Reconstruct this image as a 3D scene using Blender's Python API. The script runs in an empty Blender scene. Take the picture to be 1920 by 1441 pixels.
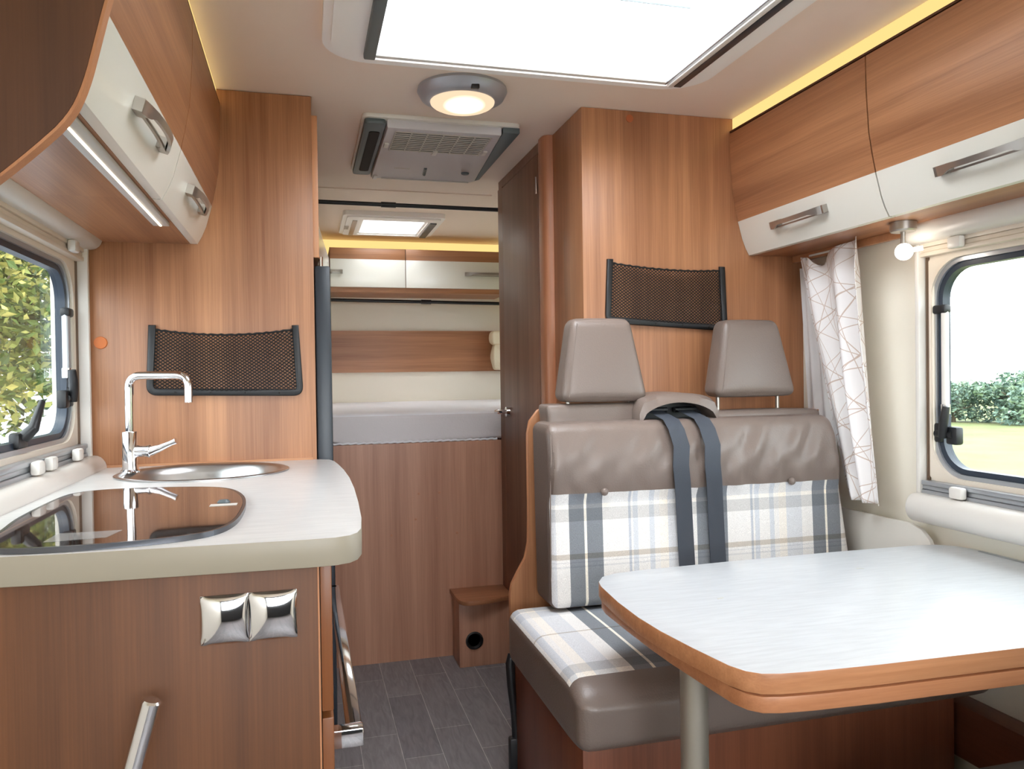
import bpy, bmesh, math, random
from mathutils import Vector, Matrix
random.seed(7)
PI = math.pi
SC = bpy.context.scene
COL = SC.collection

# ---------------------------------------------------------------- camera
def norm(v): return v.normalized()
F_PX = 1447.0
CAM = Vector((0, 0, 1.165))
Yc = norm(Vector((571.-960., 709.-720.5, F_PX)))           # world Y in camera (x right, y down, z forward)
D = Vector((0.017, 1, 0)); D = norm(D - Yc*D.dot(Yc)); Zc = -D
Xc = Yc.cross(Zc)
rows = [Vector((Xc[i], Yc[i], Zc[i])) for i in range(3)]   # camera axes in world
right, down, fwd = rows
up = -down; back = -fwd
cd = bpy.data.cameras.new('camera'); cam = bpy.data.objects.new('camera', cd); COL.objects.link(cam)
m = Matrix.Identity(4)
for i in range(3):
    m[i][0] = right[i]; m[i][1] = up[i]; m[i][2] = back[i]; m[i][3] = CAM[i]
cam.matrix_world = m
cd.sensor_fit = 'HORIZONTAL'; cd.sensor_width = 36; cd.lens = F_PX/1920*36; cd.clip_start = 0.02; cd.clip_end = 500
SC.camera = cam

# ---------------------------------------------------------------- view, world, lights
vs = SC.view_settings
vs.view_transform = 'Standard'; vs.look = 'None'; vs.gamma = 1; vs.use_curve_mapping = False
vs.exposure = 1.14
cy = SC.cycles
cy.max_bounces = 14; cy.diffuse_bounces = 8; cy.glossy_bounces = 6; cy.transparent_max_bounces = 16; cy.transmission_bounces = 6
cy.use_denoising = True
cy.sample_clamp_indirect = 8
cy.caustics_reflective = False; cy.caustics_refractive = False
w = bpy.data.worlds.new('world'); SC.world = w; w.use_nodes = True
bg = w.node_tree.nodes['Background']; bg.inputs[0].default_value = (0.93, 0.97, 1.0, 1); bg.inputs[1].default_value = 5.0
def sun(rot, e, col, ang):
    l = bpy.data.lights.new('sun', 'SUN'); l.energy = e; l.color = col; l.angle = math.radians(ang)
    o = bpy.data.objects.new('sun', l); COL.objects.link(o); o.rotation_euler = rot
sun((math.radians(22), math.radians(-12), 0), 1.5, (1, .96, .88), 25)
def portal(loc, rot, sx, sy):
    l = bpy.data.lights.new('portal', 'AREA'); l.shape = 'RECTANGLE'; l.size = sx; l.size_y = sy
    l.cycles.is_portal = True
    o = bpy.data.objects.new('portal', l); COL.objects.link(o); o.location = loc; o.rotation_euler = rot
portal((.56, 1.56, 2.2), (0, 0, 0), .80, .70)
portal((.45, 4.1, 2.2), (0, 0, 0), .36, .42)
portal((1.75, 1.2, 1.17), (0, PI/2, 0), .55, .92)
portal((-.75, 1.8, 1.24), (0, -PI/2, 0), .45, .92)
portal((.5, -1.5, 1.32), (-PI/2, 0, 0), 2.0, .9)
portal((1.75, 3.95, 1.40), (0, PI/2, 0), .42, .70)  # at the added, unseen bed window

# ---------------------------------------------------------------- materials
def lin(c):
    return tuple(((x/255)/12.92 if x/255 <= .04045 else ((x/255+.055)/1.055)**2.4) for x in c)
def mat(name, col, rough=.5, metal=0, spec=.5, emit=None, es=0, bump=None, coat=0):
    m = bpy.data.materials.new(name); m.use_nodes = True
    nt = m.node_tree; b = nt.nodes['Principled BSDF']
    b.inputs['Base Color'].default_value = (*lin(col), 1)
    b.inputs['Roughness'].default_value = rough; b.inputs['Metallic'].default_value = metal
    b.inputs['Specular IOR Level'].default_value = spec
    if coat: b.inputs['Coat Weight'].default_value = coat
    if emit:
        b.inputs['Emission Color'].default_value = (*lin(emit), 1); b.inputs['Emission Strength'].default_value = es
    if bump:
        sc, st = bump
        tc = nt.nodes.new('ShaderNodeTexCoord'); n = nt.nodes.new('ShaderNodeTexNoise'); n.inputs['Scale'].default_value = sc; n.inputs['Detail'].default_value = 4
        bp = nt.nodes.new('ShaderNodeBump'); bp.inputs['Strength'].default_value = st; bp.inputs['Distance'].default_value = .002
        nt.links.new(tc.outputs['Object'], n.inputs['Vector']); nt.links.new(n.outputs['Fac'], bp.inputs['Height']); nt.links.new(bp.outputs[0], b.inputs['Normal'])
    return m
class NT:
    def __init__(s, m): s.m = m; s.nt = m.node_tree; s.b = s.nt.nodes['Principled BSDF']
    def n(s, t, **k):
        x = s.nt.nodes.new(t)
        for a, v in k.items(): setattr(x, a, v)
        return x
    def l(s, a, b): s.nt.links.new(a, b)
    def math(s, op, a, b=None, c=None):
        x = s.n('ShaderNodeMath', operation=op)
        for i, v in enumerate((a, b, c)):
            if v is None: continue
            if isinstance(v, (int, float)): x.inputs[i].default_value = v
            else: s.l(v, x.inputs[i])
        return x.outputs[0]
    def ramp(s, fac, stops, const=False):
        r = s.n('ShaderNodeValToRGB'); r.color_ramp.interpolation = 'CONSTANT' if const else 'LINEAR'
        el = r.color_ramp.elements
        while len(el) > 1: el.remove(el[-1])
        el[0].position = stops[0][0]; el[0].color = (*stops[0][1], 1)
        for p, c in stops[1:]:
            e = el.new(p); e.color = (*c, 1)
        s.l(fac, r.inputs[0]); return r.outputs[0]
    def mix(s, f, a, b, mode='MIX'):
        x = s.n('ShaderNodeMix', data_type='RGBA', blend_type=mode)
        for i, v in ((0, f), (6, a), (7, b)):
            if isinstance(v, (int, float)): x.inputs[i].default_value = v
            elif isinstance(v, tuple): x.inputs[i].default_value = (*v, 1)
            else: s.l(v, x.inputs[i])
        return x.outputs[2]

def wood(name, axis, dark, light, rough=.38, coarse=1.0, seed=0.):
    """striped walnut/elm laminate with the grain running along axis"""
    m = mat(name, light, rough); t = NT(m)
    tc = t.n('ShaderNodeTexCoord')
    def mp(across, along, off):
        mpn = t.n('ShaderNodeMapping'); s = [across]*3; s['XYZ'.index(axis)] = along
        mpn.inputs['Scale'].default_value = s; mpn.inputs['Location'].default_value = (off+seed, off*1.7+seed, off*.6)
        t.l(tc.outputs['Object'], mpn.inputs[0]); return mpn.outputs[0]
    def noise(vec, sc, det, dist=0.):
        n = t.n('ShaderNodeTexNoise'); n.inputs['Scale'].default_value = sc; n.inputs['Detail'].default_value = det
        n.inputs['Distortion'].default_value = dist; t.l(vec, n.inputs['Vector']); return n.outputs['Fac']
    broad = noise(mp(9*coarse, .35, 3.1), 1, 3, .4)
    mid = noise(mp(34*coarse, .9, 7.7), 1, 4, .3)
    fine = noise(mp(300, 5, 1.3), 1, 3)
    a = t.math('MULTIPLY', broad, .46); b = t.math('MULTIPLY_ADD', mid, .32, a); c = t.math('MULTIPLY_ADD', fine, .22, b)
    dk, lt = lin(dark), lin(light); md = tuple((x+y)/2 for x, y in zip(dk, lt))
    colr = t.ramp(c, [(.30, dk), (.5, md), (.68, lt)])
    t.l(colr, t.b.inputs['Base Color'])
    bp = t.n('ShaderNodeBump'); bp.inputs['Strength'].default_value = .12; bp.inputs['Distance'].default_value = .001
    t.l(fine, bp.inputs['Height']); t.l(bp.outputs[0], t.b.inputs['Normal'])
    return m
WD, WL = (128, 80, 52), (201, 145, 104)
wood_z = wood('wood_grain_upright', 'Z', WD, WL)
wood_y = wood('wood_grain_lengthwise', 'Y', WD, WL, rough=.34)
wood_x = wood('wood_grain_crosswise', 'X', WD, WL)
wood_bed_lifted = wood('wood_bed_panel_lifted', 'Z', (158, 108, 84), (214, 162, 134), seed=4.)  # same laminate, colour lightened to make up for weak light at the bed
wood_kit_shaded = wood('wood_kitchen_panel_shaded', 'Z', (78, 44, 20), (122, 76, 42), rough=.55, seed=9.)  # same laminate, with the shade on the camera-facing end put into the colour
wood_door = wood('wood_washroom_door', 'Z', (104, 66, 48), (156, 114, 90), rough=.42, seed=2.)
wood_edge = wood('wood_edging', 'Z', (176, 116, 78), (210, 152, 112), coarse=.7)
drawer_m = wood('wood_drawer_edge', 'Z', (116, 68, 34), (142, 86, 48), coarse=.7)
wood_edge_y = wood('wood_edging_flat', 'X', (166, 112, 76), (198, 146, 106), coarse=2)
ceil_m = mat('ceiling_panel', (246, 229, 214), .6, bump=(400, .1))
wall_m = mat('cream_wall', (236, 230, 216), .6, bump=(300, .1))
cream_door = mat('cream_gloss', (230, 228, 218), .22)
plastic_w = mat('white_plastic', (224, 220, 214), .35)
plastic_cr = mat('cream_plastic', (226, 215, 200), .4)
rail_g = mat('anodised_rail', (176, 180, 186), .3, .6)
dark_seal = mat('dark_seal', (44, 54, 68), .4)
black_p = mat('black_plastic', (26, 27, 30), .42)
net_m = mat('black_net_cord', (20, 17, 17), .7)
chrome = mat('chrome', (235, 235, 238), .07, 1)
satin = mat('satin_nickel', (176, 170, 162), .3, .85)
brushed = mat('brushed_steel', (190, 190, 190), .28, 1)
grey_p = mat('slate_plastic', (88, 98, 102), .45)
fridge_m = mat('fridge_anthracite', (44, 51, 59), .35)
leather = mat('taupe_leather', (120, 107, 100), .34, bump=(260, .3))
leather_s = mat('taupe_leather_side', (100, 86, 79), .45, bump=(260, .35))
belt_m = mat('belt_webbing', (58, 64, 74), .6, bump=(900, .3))
mattr = mat('mattress_cover', (226, 220, 220), .85, bump=(120, .6))
sheet_m = mat('white_sheet', (244, 243, 246), .8, bump=(40, .3))
fabric_cr = mat('cream_fabric', (224, 212, 184), .85, bump=(200, .5))
dark_m = mat('dark_gap', (24, 16, 12), .8)
rubber = mat('black_vent', (22, 18, 18), .5)
orange_m = mat('orange_cap', (205, 112, 48), .5)
cap_m = mat('wood_colour_cap', (190, 130, 98), .5)
alu_leg = mat('table_leg_metal', (170, 164, 152), .4, .6)
grey_lam = mat('grey_edge', (140, 146, 150), .4, .3)

def worktop_mat(name, col, rough):
    m = mat(name, col, rough); t = NT(m)
    tc = t.n('ShaderNodeTexCoord'); n = t.n('ShaderNodeTexNoise'); n.inputs['Scale'].default_value = 1; n.inputs['Detail'].default_value = 6
    mpn = t.n('ShaderNodeMapping'); mpn.inputs['Scale'].default_value = (14, 120, 40); t.l(tc.outputs['Object'], mpn.inputs[0]); t.l(mpn.outputs[0], n.inputs['Vector'])
    c = lin(col); d = tuple(x*.9 for x in c)
    t.l(t.ramp(n.outputs['Fac'], [(.35, d), (.65, c)]), t.b.inputs['Base Color']); return m
top_m = worktop_mat('white_laminate', (214, 213, 212), .30)
table_m = worktop_mat('table_laminate', (206, 210, 214), .28)
edge_cr = mat('cream_edge', (158, 150, 134), .4)

def floor_mat():
    m = mat('vinyl_planks', (90, 88, 90), .42); t = NT(m)
    tc = t.n('ShaderNodeTexCoord'); mp = t.n('ShaderNodeMapping'); mp.inputs['Rotation'].default_value = (0, 0, PI/2); mp.inputs['Location'].default_value = (.0, .092, 0)
    t.l(tc.outputs['Object'], mp.inputs[0])
    b = t.n('ShaderNodeTexBrick'); b.offset = .37; b.offset_frequency = 2
    b.inputs['Scale'].default_value = 1; b.inputs['Brick Width'].default_value = .47; b.inputs['Row Height'].default_value = .122
    b.inputs['Mortar Size'].default_value = .0010; b.inputs['Mortar Smooth'].default_value = .1
    b.inputs['Color1'].default_value = (*lin((140, 136, 138)), 1); b.inputs['Color2'].default_value = (*lin((124, 121, 125)), 1); b.inputs['Mortar'].default_value = (*lin((198, 194, 192)), 1)
    t.l(mp.outputs[0], b.inputs['Vector'])
    n = t.n('ShaderNodeTexNoise'); n.inputs['Scale'].default_value = 1; n.inputs['Detail'].default_value = 8; n.inputs['Distortion'].default_value = 1.2
    mp2 = t.n('ShaderNodeMapping'); mp2.inputs['Scale'].default_value = (60, 9, 1); t.l(tc.outputs['Object'], mp2.inputs[0]); t.l(mp2.outputs[0], n.inputs['Vector'])
    g = t.ramp(n.outputs['Fac'], [(.3, (.75,)*3), (.7, (1.15,)*3)])
    t.l(t.mix(1., b.outputs['Color'], g, 'MULTIPLY'), t.b.inputs['Base Color']); return m
floor_m = floor_mat()

# plaid
K = lin((128, 133, 140)); W_ = lin((232, 230, 228)); CRM = lin((244, 238, 226)); LB = lin((208, 212, 218)); GR = lin((214, 216, 220)); BE = lin((236, 231, 224)); TB = lin((190, 195, 204))
WARP = [(0, K), (.041, CRM), (.048, K), (.092, W_), (.165, TB), (.172, W_), (.178, LB), (.193, W_), (.226, LB), (.240, W_), (.256, BE), (.280, GR), (.330, W_)]
def plaid(name, loc, x0, weft_axis, weft):
    m = mat(name, (220, 220, 220), .9); t = NT(m)
    tc = t.n('ShaderNodeTexCoord'); mp = t.n('ShaderNodeMapping'); mp.inputs['Location'].default_value = loc; t.l(tc.outputs['Object'], mp.inputs[0])
    sx = t.n('ShaderNodeSeparateXYZ'); t.l(mp.outputs[0], sx.inputs[0])
    P = .3665
    u = t.math('DIVIDE', t.math('FLOORED_MODULO', t.math('SUBTRACT', sx.outputs[0], x0), P), P)
    wa = t.ramp(u, [(p/P, c) for p, c in WARP], True)
    lo, hi = weft[0][0], weft[-1][0]
    v = t.math('DIVIDE', t.math('SUBTRACT', sx.outputs[weft_axis], lo), hi-lo)
    wf = t.ramp(v, [((p-lo)/(hi-lo), c) for p, c in weft[:-1]], True)
    c = t.mix(1., wa, wf, 'MULTIPLY')
    n = t.n('ShaderNodeTexNoise'); n.inputs['Scale'].default_value = 700; n.inputs['Detail'].default_value = 2; t.l(tc.outputs['Object'], n.inputs['Vector'])
    t.l(t.mix(1., c, t.ramp(n.outputs['Fac'], [(.35, (.82,)*3), (.65, (1.12,)*3)]), 'MULTIPLY'), t.b.inputs['Base Color'])
    bp = t.n('ShaderNodeBump'); bp.inputs['Strength'].default_value = .4; bp.inputs['Distance'].default_value = .001; t.l(n.outputs['Fac'], bp.inputs['Height']); t.l(bp.outputs[0], t.b.inputs['Normal'])
    return m
ONE = (1., 1., 1.); GB = (.74, .74, .74); BB = (.72, .67, .61); CL = (1.05, 1.02, .97); BG = (.86, .87, .89)

def curtain_mat():
    m = mat('patterned_curtain', (238, 236, 234), .9); t = NT(m)
    tc = t.n('ShaderNodeTexCoord'); fac = None
    for k, (ang, sc, ph) in enumerate([(.5, 5.0, 0), (-.7, 4.4, 3.), (1.25, 3.8, 7.), (-1.2, 4.6, 11.), (.05, 4.2, 5.), (2.0, 3.3, 2.)]):
        mp = t.n('ShaderNodeMapping'); mp.inputs['Rotation'].default_value = (0, 0, ang); mp.inputs['Location'].default_value = (ph, ph*.4, 0)
        t.l(tc.outputs['UV'], mp.inputs[0])
        wv = t.n('ShaderNodeTexWave', wave_type='BANDS', bands_direction='X', wave_profile='SIN'); wv.inputs['Scale'].default_value = sc*.55
        wv.inputs['Distortion'].default_value = 4.2; wv.inputs['Detail'].default_value = 0; wv.inputs['Detail Scale'].default_value = .9
        t.l(mp.outputs[0], wv.inputs['Vector'])
        g = t.math('GREATER_THAN', wv.outputs['Fac'], .9985)
        fac = g if fac is None else t.math('MAXIMUM', fac, g)
    t.l(t.mix(t.math('MULTIPLY', fac, .62), lin((240, 238, 238)), lin((176, 140, 112))), t.b.inputs['Base Color'])
    t.b.inputs['Subsurface Weight'].default_value = 0
    return m
curtain_m = curtain_mat()
def glass_mat(name, tint=(1, 1, 1), refl=.06):
    m = bpy.data.materials.new(name); m.use_nodes = True; nt = m.node_tree; nt.nodes.clear()
    o = nt.nodes.new('ShaderNodeOutputMaterial'); mx = nt.nodes.new('ShaderNodeMixShader'); tr = nt.nodes.new('ShaderNodeBsdfTransparent'); gl = nt.nodes.new('ShaderNodeBsdfGlossy')
    fr = nt.nodes.new('ShaderNodeFresnel'); fr.inputs[0].default_value = 1.35
    tr.inputs[0].default_value = (*tint, 1); gl.inputs['Roughness'].default_value = .02
    lw_ = nt.nodes.new('ShaderNodeLayerWeight'); lw_.inputs[0].default_value = .5
    pw = nt.nodes.new('ShaderNodeMath'); pw.operation = 'POWER'; pw.inputs[1].default_value = 5; nt.links.new(lw_.outputs['Facing'], pw.inputs[0])
    ma = nt.nodes.new('ShaderNodeMath'); ma.operation = 'MULTIPLY_ADD'; ma.inputs[1].default_value = .6; ma.inputs[2].default_value = .035; nt.links.new(pw.outputs[0], ma.inputs[0])
    nt.links.new(ma.outputs[0], mx.inputs[0]); nt.links.new(tr.outputs[0], mx.inputs[1]); nt.links.new(gl.outputs[0], mx.inputs[2]); nt.links.new(mx.outputs[0], o.inputs[0])
    return m
glass = glass_mat('window_glass', (.74, .765, .765))
def milky():
    m = bpy.data.materials.new('milky_dome'); m.use_nodes = True; nt = m.node_tree; nt.nodes.clear()
    o = nt.nodes.new('ShaderNodeOutputMaterial'); mx = nt.nodes.new('ShaderNodeMixShader'); tr = nt.nodes.new('ShaderNodeBsdfTransparent'); tl = nt.nodes.new('ShaderNodeBsdfTranslucent')
    tr.inputs[0].default_value = (.95, .96, .98, 1); tl.inputs[0].default_value = (.95, .96, .98, 1); mx.inputs[0].default_value = .35
    nt.links.new(tr.outputs[0], mx.inputs[1]); nt.links.new(tl.outputs[0], mx.inputs[2]); nt.links.new(mx.outputs[0], o.inputs[0]); return m
milk = milky()
def emis(name, col, s):
    m = bpy.data.materials.new(name); m.use_nodes = True; nt = m.node_tree; nt.nodes.clear()
    o = nt.nodes.new('ShaderNodeOutputMaterial'); e = nt.nodes.new('ShaderNodeEmission'); e.inputs[0].default_value = (*lin(col), 1); e.inputs[1].default_value = s
    nt.links.new(e.outputs[0], o.inputs[0]); return m
led_warm = emis('warm_led', (255, 220, 140), .50)
led_white = emis('cool_led', (255, 240, 212), 3)
bulb_e = emis('bulb_glow', (255, 244, 228), 7)
dome_e = emis('lamp_dome', (255, 226, 190), 1.1)
dome_c = emis('lamp_core', (255, 240, 215), 3.5)
hob_glass = mat('tinted_glass_lid', (104, 82, 71), .03, .75)
def leaf_mat(name, a, b, c, sc):
    m = mat(name, a, .6); t = NT(m)
    tc = t.n('ShaderNodeTexCoord'); n = t.n('ShaderNodeTexNoise'); n.inputs['Scale'].default_value = sc; n.inputs['Detail'].default_value = 3; t.l(tc.outputs['Object'], n.inputs['Vector'])
    g = t.n('ShaderNodeNewGeometry')
    f = t.math('MULTIPLY_ADD', g.outputs['Random Per Island'], .3, t.math('MULTIPLY', n.outputs['Fac'], .8))
    t.l(t.ramp(f, [(.35, lin(a)), (.52, lin(b)), (.68, lin(c))]), t.b.inputs['Base Color'])
    t.b.inputs['Subsurface Weight'].default_value = 0
    return m
leaf_near = leaf_mat('linden_leaves', (50, 72, 46), (106, 128, 64), (196, 186, 108), 1.6)
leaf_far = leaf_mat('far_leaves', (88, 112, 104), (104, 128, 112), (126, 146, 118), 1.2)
bark = mat('bark', (90, 76, 60), .9)
def field_mat():
    m = mat('meadow', (176, 186, 110), .95); t = NT(m)
    tc = t.n('ShaderNodeTexCoord'); n = t.n('ShaderNodeTexNoise'); n.inputs['Scale'].default_value = .7; n.inputs['Detail'].default_value = 8; t.l(tc.outputs['Object'], n.inputs['Vector'])
    t.l(t.ramp(n.outputs['Fac'], [(.35, lin((98, 108, 64))), (.65, lin((116, 118, 76)))]), t.b.inputs['Base Color']); return m
field_m = field_mat()
gravel_m = mat('pale_gravel', (150, 152, 160), .9, bump=(20, .4))

# ---------------------------------------------------------------- mesh helpers (all coordinates in world metres)
ROOT = {}
def rootloc(o): return ROOT.get(o.name, Vector((0, 0, 0)))
def obj(name, bm, mats, parent=None, smooth=35, label=None, kind=None, cat=None, group=None, pick=None, recalc=True):
    if recalc: bmesh.ops.recalc_face_normals(bm, faces=bm.faces)
    if parent is not None: L = rootloc(parent)
    else:
        xs = [v.co for v in bm.verts]
        L = Vector(((min(v.x for v in xs)+max(v.x for v in xs))/2, (min(v.y for v in xs)+max(v.y for v in xs))/2, min(v.z for v in xs)))
        if kind == 'structure': L = Vector((0, 0, 0))
    bmesh.ops.translate(bm, verts=bm.verts, vec=-L)
    if not isinstance(mats, (list, tuple)): mats = [mats]
    if pick:
        bm.normal_update()
        for f in bm.faces: f.material_index = pick(f)
    me = bpy.data.meshes.new(name); bm.to_mesh(me); bm.free()
    for x in mats: me.materials.append(x)
    if smooth:
        for p in me.polygons: p.use_smooth = True
        me.set_sharp_from_angle(angle=math.radians(smooth))
    o = bpy.data.objects.new(name, me); COL.objects.link(o)
    if parent is not None: o.parent = parent
    else: o.location = L
    ROOT[o.name] = L
    if label: o['label'] = label
    if kind: o['kind'] = kind
    if cat: o['category'] = cat
    if group: o['group'] = group
    return o
def thing(name, loc, label, cat=None, group=None, kind=None):
    o = bpy.data.objects.new(name, None); COL.objects.link(o); o.location = loc; o.empty_display_size = .05
    ROOT[o.name] = Vector(loc); o['label'] = label
    if cat: o['category'] = cat
    if group: o['group'] = group
    if kind: o['kind'] = kind
    return o
def B(): return bmesh.new()
def box(bm, x0, x1, y0, y1, z0, z1, bev=0, seg=2):
    r = bmesh.ops.create_cube(bm, size=1)
    vs_ = r['verts']
    for v in vs_: v.co = Vector(((x0+x1)/2+v.co.x*(x1-x0), (y0+y1)/2+v.co.y*(y1-y0), (z0+z1)/2+v.co.z*(z1-z0)))
    if bev:
        es = list({e for v in vs_ for e in v.link_edges})
        bmesh.ops.bevel(bm, geom=es, offset=bev, segments=seg, affect='EDGES', profile=.5)
    return bm
def prism(bm, pts, axis, a, b, bev=0, seg=2):
    """pts 2D polygon in the plane normal to axis (order of remaining axes x,y,z), from a to b"""
    def P(p, t):
        c = list(p); c.insert('XYZ'.index(axis), t); return Vector(c)
    va = [bm.verts.new(P(p, a)) for p in pts]; vb = [bm.verts.new(P(p, b)) for p in pts]
    n = len(pts)
    fa = bm.faces.new(va); fb = bm.faces.new(vb[::-1])
    for i in range(n): bm.faces.new((va[i], vb[i], vb[(i+1) % n], va[(i+1) % n]))
    if bev:
        es = list(set(fa.edges) | set(fb.edges))
        bmesh.ops.recalc_face_normals(bm, faces=bm.faces)
        bmesh.ops.bevel(bm, geom=es, offset=bev, segments=seg, affect='EDGES', profile=.5)
    return bm
def ring(bm, outer, inner, axis, a, b):
    """two loops with equal point counts, extruded a..b along axis"""
    def P(p, t):
        c = list(p); c.insert('XYZ'.index(axis), t); return Vector(c)
    L = [[bm.verts.new(P(p, t)) for p in loop] for loop in (outer, inner) for t in (a, b)]
    oa, ob, ia, ib = L; n = len(outer)
    for i in range(n):
        j = (i+1) % n
        bm.faces.new((oa[i], oa[j], ob[j], ob[i])); bm.faces.new((ia[j], ia[i], ib[i], ib[j]))
        bm.faces.new((oa[j], oa[i], ia[i], ia[j])); bm.faces.new((ob[i], ob[j], ib[j], ib[i]))
    return bm
def rrect(x0, x1, y0, y1, r, n=6):
    pts = []
    for cx, cy_, a0 in ((x1-r, y1-r, 0), (x0+r, y1-r, 90), (x0+r, y0+r, 180), (x1-r, y0+r, 270)):
        for k in range(n+1):
            a = math.radians(a0+90*k/n); pts.append((cx+r*math.cos(a), cy_+r*math.sin(a)))
    return pts
def tube(bm, pts, r, n=12, cap=True, closed=False):
    pts = [Vector(p) for p in pts]; rr = r if isinstance(r, (list, tuple)) else [r]*len(pts)
    t0 = (pts[1]-pts[0]).normalized(); ref = Vector((0, 0, 1)) if abs(t0.z) < .9 else Vector((1, 0, 0))
    nrm = t0.cross(ref).normalized(); loops = []
    for i, p in enumerate(pts):
        if i == 0: t = t0
        elif i == len(pts)-1: t = (pts[-1]-pts[-2]).normalized()
        else: t = ((pts[i+1]-p).normalized()+(p-pts[i-1]).normalized()).normalized()
        nrm = (nrm-t*nrm.dot(t)).normalized(); bn = t.cross(nrm)
        loops.append([bm.verts.new(p+(nrm*math.cos(2*PI*k/n)+bn*math.sin(2*PI*k/n))*rr[i]) for k in range(n)])
    for a, b in zip(loops, loops[1:]):
        for k in range(n): bm.faces.new((a[k], a[(k+1) % n], b[(k+1) % n], b[k]))
    if cap: bm.faces.new(loops[0][::-1]); bm.faces.new(loops[-1])
    return bm
def fillet(pts, r, n=6):
    pts = [Vector(p) for p in pts]; out = [pts[0]]
    for i in range(1, len(pts)-1):
        a, p, b = pts[i-1], pts[i], pts[i+1]; u = (a-p).normalized(); v = (b-p).normalized()
        s, e = p+u*r, p+v*r
        for k in range(n+1):
            t = k/n; out.append(s*(1-t)**2+p*2*t*(1-t)+e*t*t)
    return out+[pts[-1]]
def lathe(bm, prof, c, axis='Z', n=40):
    """prof: (radius, height) list, revolved about axis through c"""
    loops = []
    for r, h in prof:
        lp = []
        for k in range(n):
            a = 2*PI*k/n; q = [r*math.cos(a), r*math.sin(a)]; q.insert('XYZ'.index(axis), h)
            lp.append(bm.verts.new(Vector(c)+Vector(q)))
        loops.append(lp)
    for a, b in zip(loops, loops[1:]):
        for k in range(n): bm.faces.new((a[k], a[(k+1) % n], b[(k+1) % n], b[k]))
    for lp, rev in ((loops[0], True), (loops[-1], False)):
        bm.faces.new(lp[::-1] if rev else lp)
    return bm
def grid(bm, fn, nu, nv, uv=False):
    V = [[bm.verts.new(fn(i/nu, j/nv)) for j in range(nv+1)] for i in range(nu+1)]
    lay = bm.loops.layers.uv.new('UVMap') if uv else None
    for i in range(nu):
        for j in range(nv):
            f = bm.faces.new((V[i][j], V[i+1][j], V[i+1][j+1], V[i][j+1]))
            if uv:
                for lp, (a, b) in zip(f.loops, ((i, j), (i+1, j), (i+1, j+1), (i, j+1))): lp[lay].uv = uv(a/nu, b/nv)
    return V
def cushion(bm, x0, x1, y0, y1, z0, z1, r, bulge=(0, 0, 0), n=14, fn=None):
    h = Vector(((x1-x0)/2, (y1-y0)/2, (z1-z0)/2)); c = Vector(((x0+x1)/2, (y0+y1)/2, (z0+z1)/2))
    bt = bmesh.new(); bmesh.ops.create_cube(bt, size=2)
    bmesh.ops.subdivide_edges(bt, edges=bt.edges[:], cuts=n, use_grid_fill=True)
    mp = {}
    for v in bt.verts:
        q = v.co.copy(); s = Vector([math.copysign(abs(math.sin(a*PI/2))**1.0, a) for a in q])
        p = Vector((s.x*h.x, s.y*h.y, s.z*h.z))
        core = Vector([max(-(h[i]-r), min(h[i]-r, p[i])) for i in range(3)])
        d = p-core
        if d.length > 1e-9: p = core+d.normalized()*r
        for i in range(3):
            if bulge[i]:
                o = [j for j in range(3) if j != i]
                wgt = (1-s[o[0]]**2)*(1-s[o[1]]**2)
                p[i] += math.copysign(1, s[i])*bulge[i]*wgt*abs(s[i])
        if fn: p = fn(p, h)
        mp[v] = bm.verts.new(c+p)
    for f in bt.faces: bm.faces.new([mp[v] for v in f.verts])
    bt.free(); return bm

XL, XR, ZC = -.588, 1.598, 1.98
YF, YR = -1.4, 4.72
# ---------------------------------------------------------------- shell
bm = B(); box(bm, XL-.05, XR+.05, YF-.05, YR+.05, -.05, 0); obj('floor', bm, floor_m, kind='structure')
# ceiling round the two roof openings
S1 = (.17, .955, 1.22, 1.915); S2 = (.30, .61, 3.93, 4.30)
bm = B()
for a, b, c, d in ((XL-.05, XR+.05, YF-.05, S1[2]), (XL-.05, S1[0], S1[2], S1[3]), (S1[1], XR+.05, S1[2], S1[3]), (XL-.05, XR+.05, S1[3], S2[2]),
                   (XL-.05, S2[0], S2[2], S2[3]), (S2[1], XR+.05, S2[2], S2[3]), (XL-.05, XR+.05, S2[3], YR+.05)):
    box(bm, a, b, c, d, ZC, ZC+.05)
obj('ceiling', bm, ceil_m, kind='structure')
bm = B(); box(bm, .07, .83, 3.395, 3.41, ZC-.004, ZC+.001); obj('trim_1', bm, ceil_m, kind='structure')
def side_wall(name, x0, x1, hole):
    ya, yb, za, zb = hole; bm = B()
    box(bm, x0, x1, YF-.05, ya, 0, ZC)
    if x0 > 0: box(bm, x0, x1, yb, 3.57, 0, ZC); box(bm, x0, x1, 4.33, YR+.05, 0, ZC); box(bm, x0, x1, 3.57, 4.33, 0, 1.18); box(bm, x0, x1, 3.57, 4.33, 1.62, ZC)  # rear opening is cut for the added bed window
    else: box(bm, x0, x1, yb, YR+.05, 0, ZC)
    box(bm, x0, x1, ya, yb, 0, za); box(bm, x0, x1, ya, yb, zb, ZC)
    obj(name, bm, wall_m, kind='structure')
WR = (.70, 1.670, .885, 1.45); WLh = (1.27, 2.262, 1.005, 1.475)
side_wall('wall_left', XL-.05, XL, WLh); side_wall('wall_right', XR, XR+.05, WR)
bm = B(); box(bm, XL, XR, YR, YR+.05, 0, ZC); obj('wall_back', bm, wall_m, kind='structure')
bm = B(); box(bm, XL, XR, YF-.05, YF, 0, .87); box(bm, XL, XR, YF-.05, YF, 1.78, ZC); box(bm, XL, -.50, YF-.05, YF, .87, 1.78); box(bm, 1.50, XR, YF-.05, YF, .87, 1.78)
obj('wall_front', bm, mat('cab_dark_plastic', (46, 48, 52), .6), kind='structure')

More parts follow.
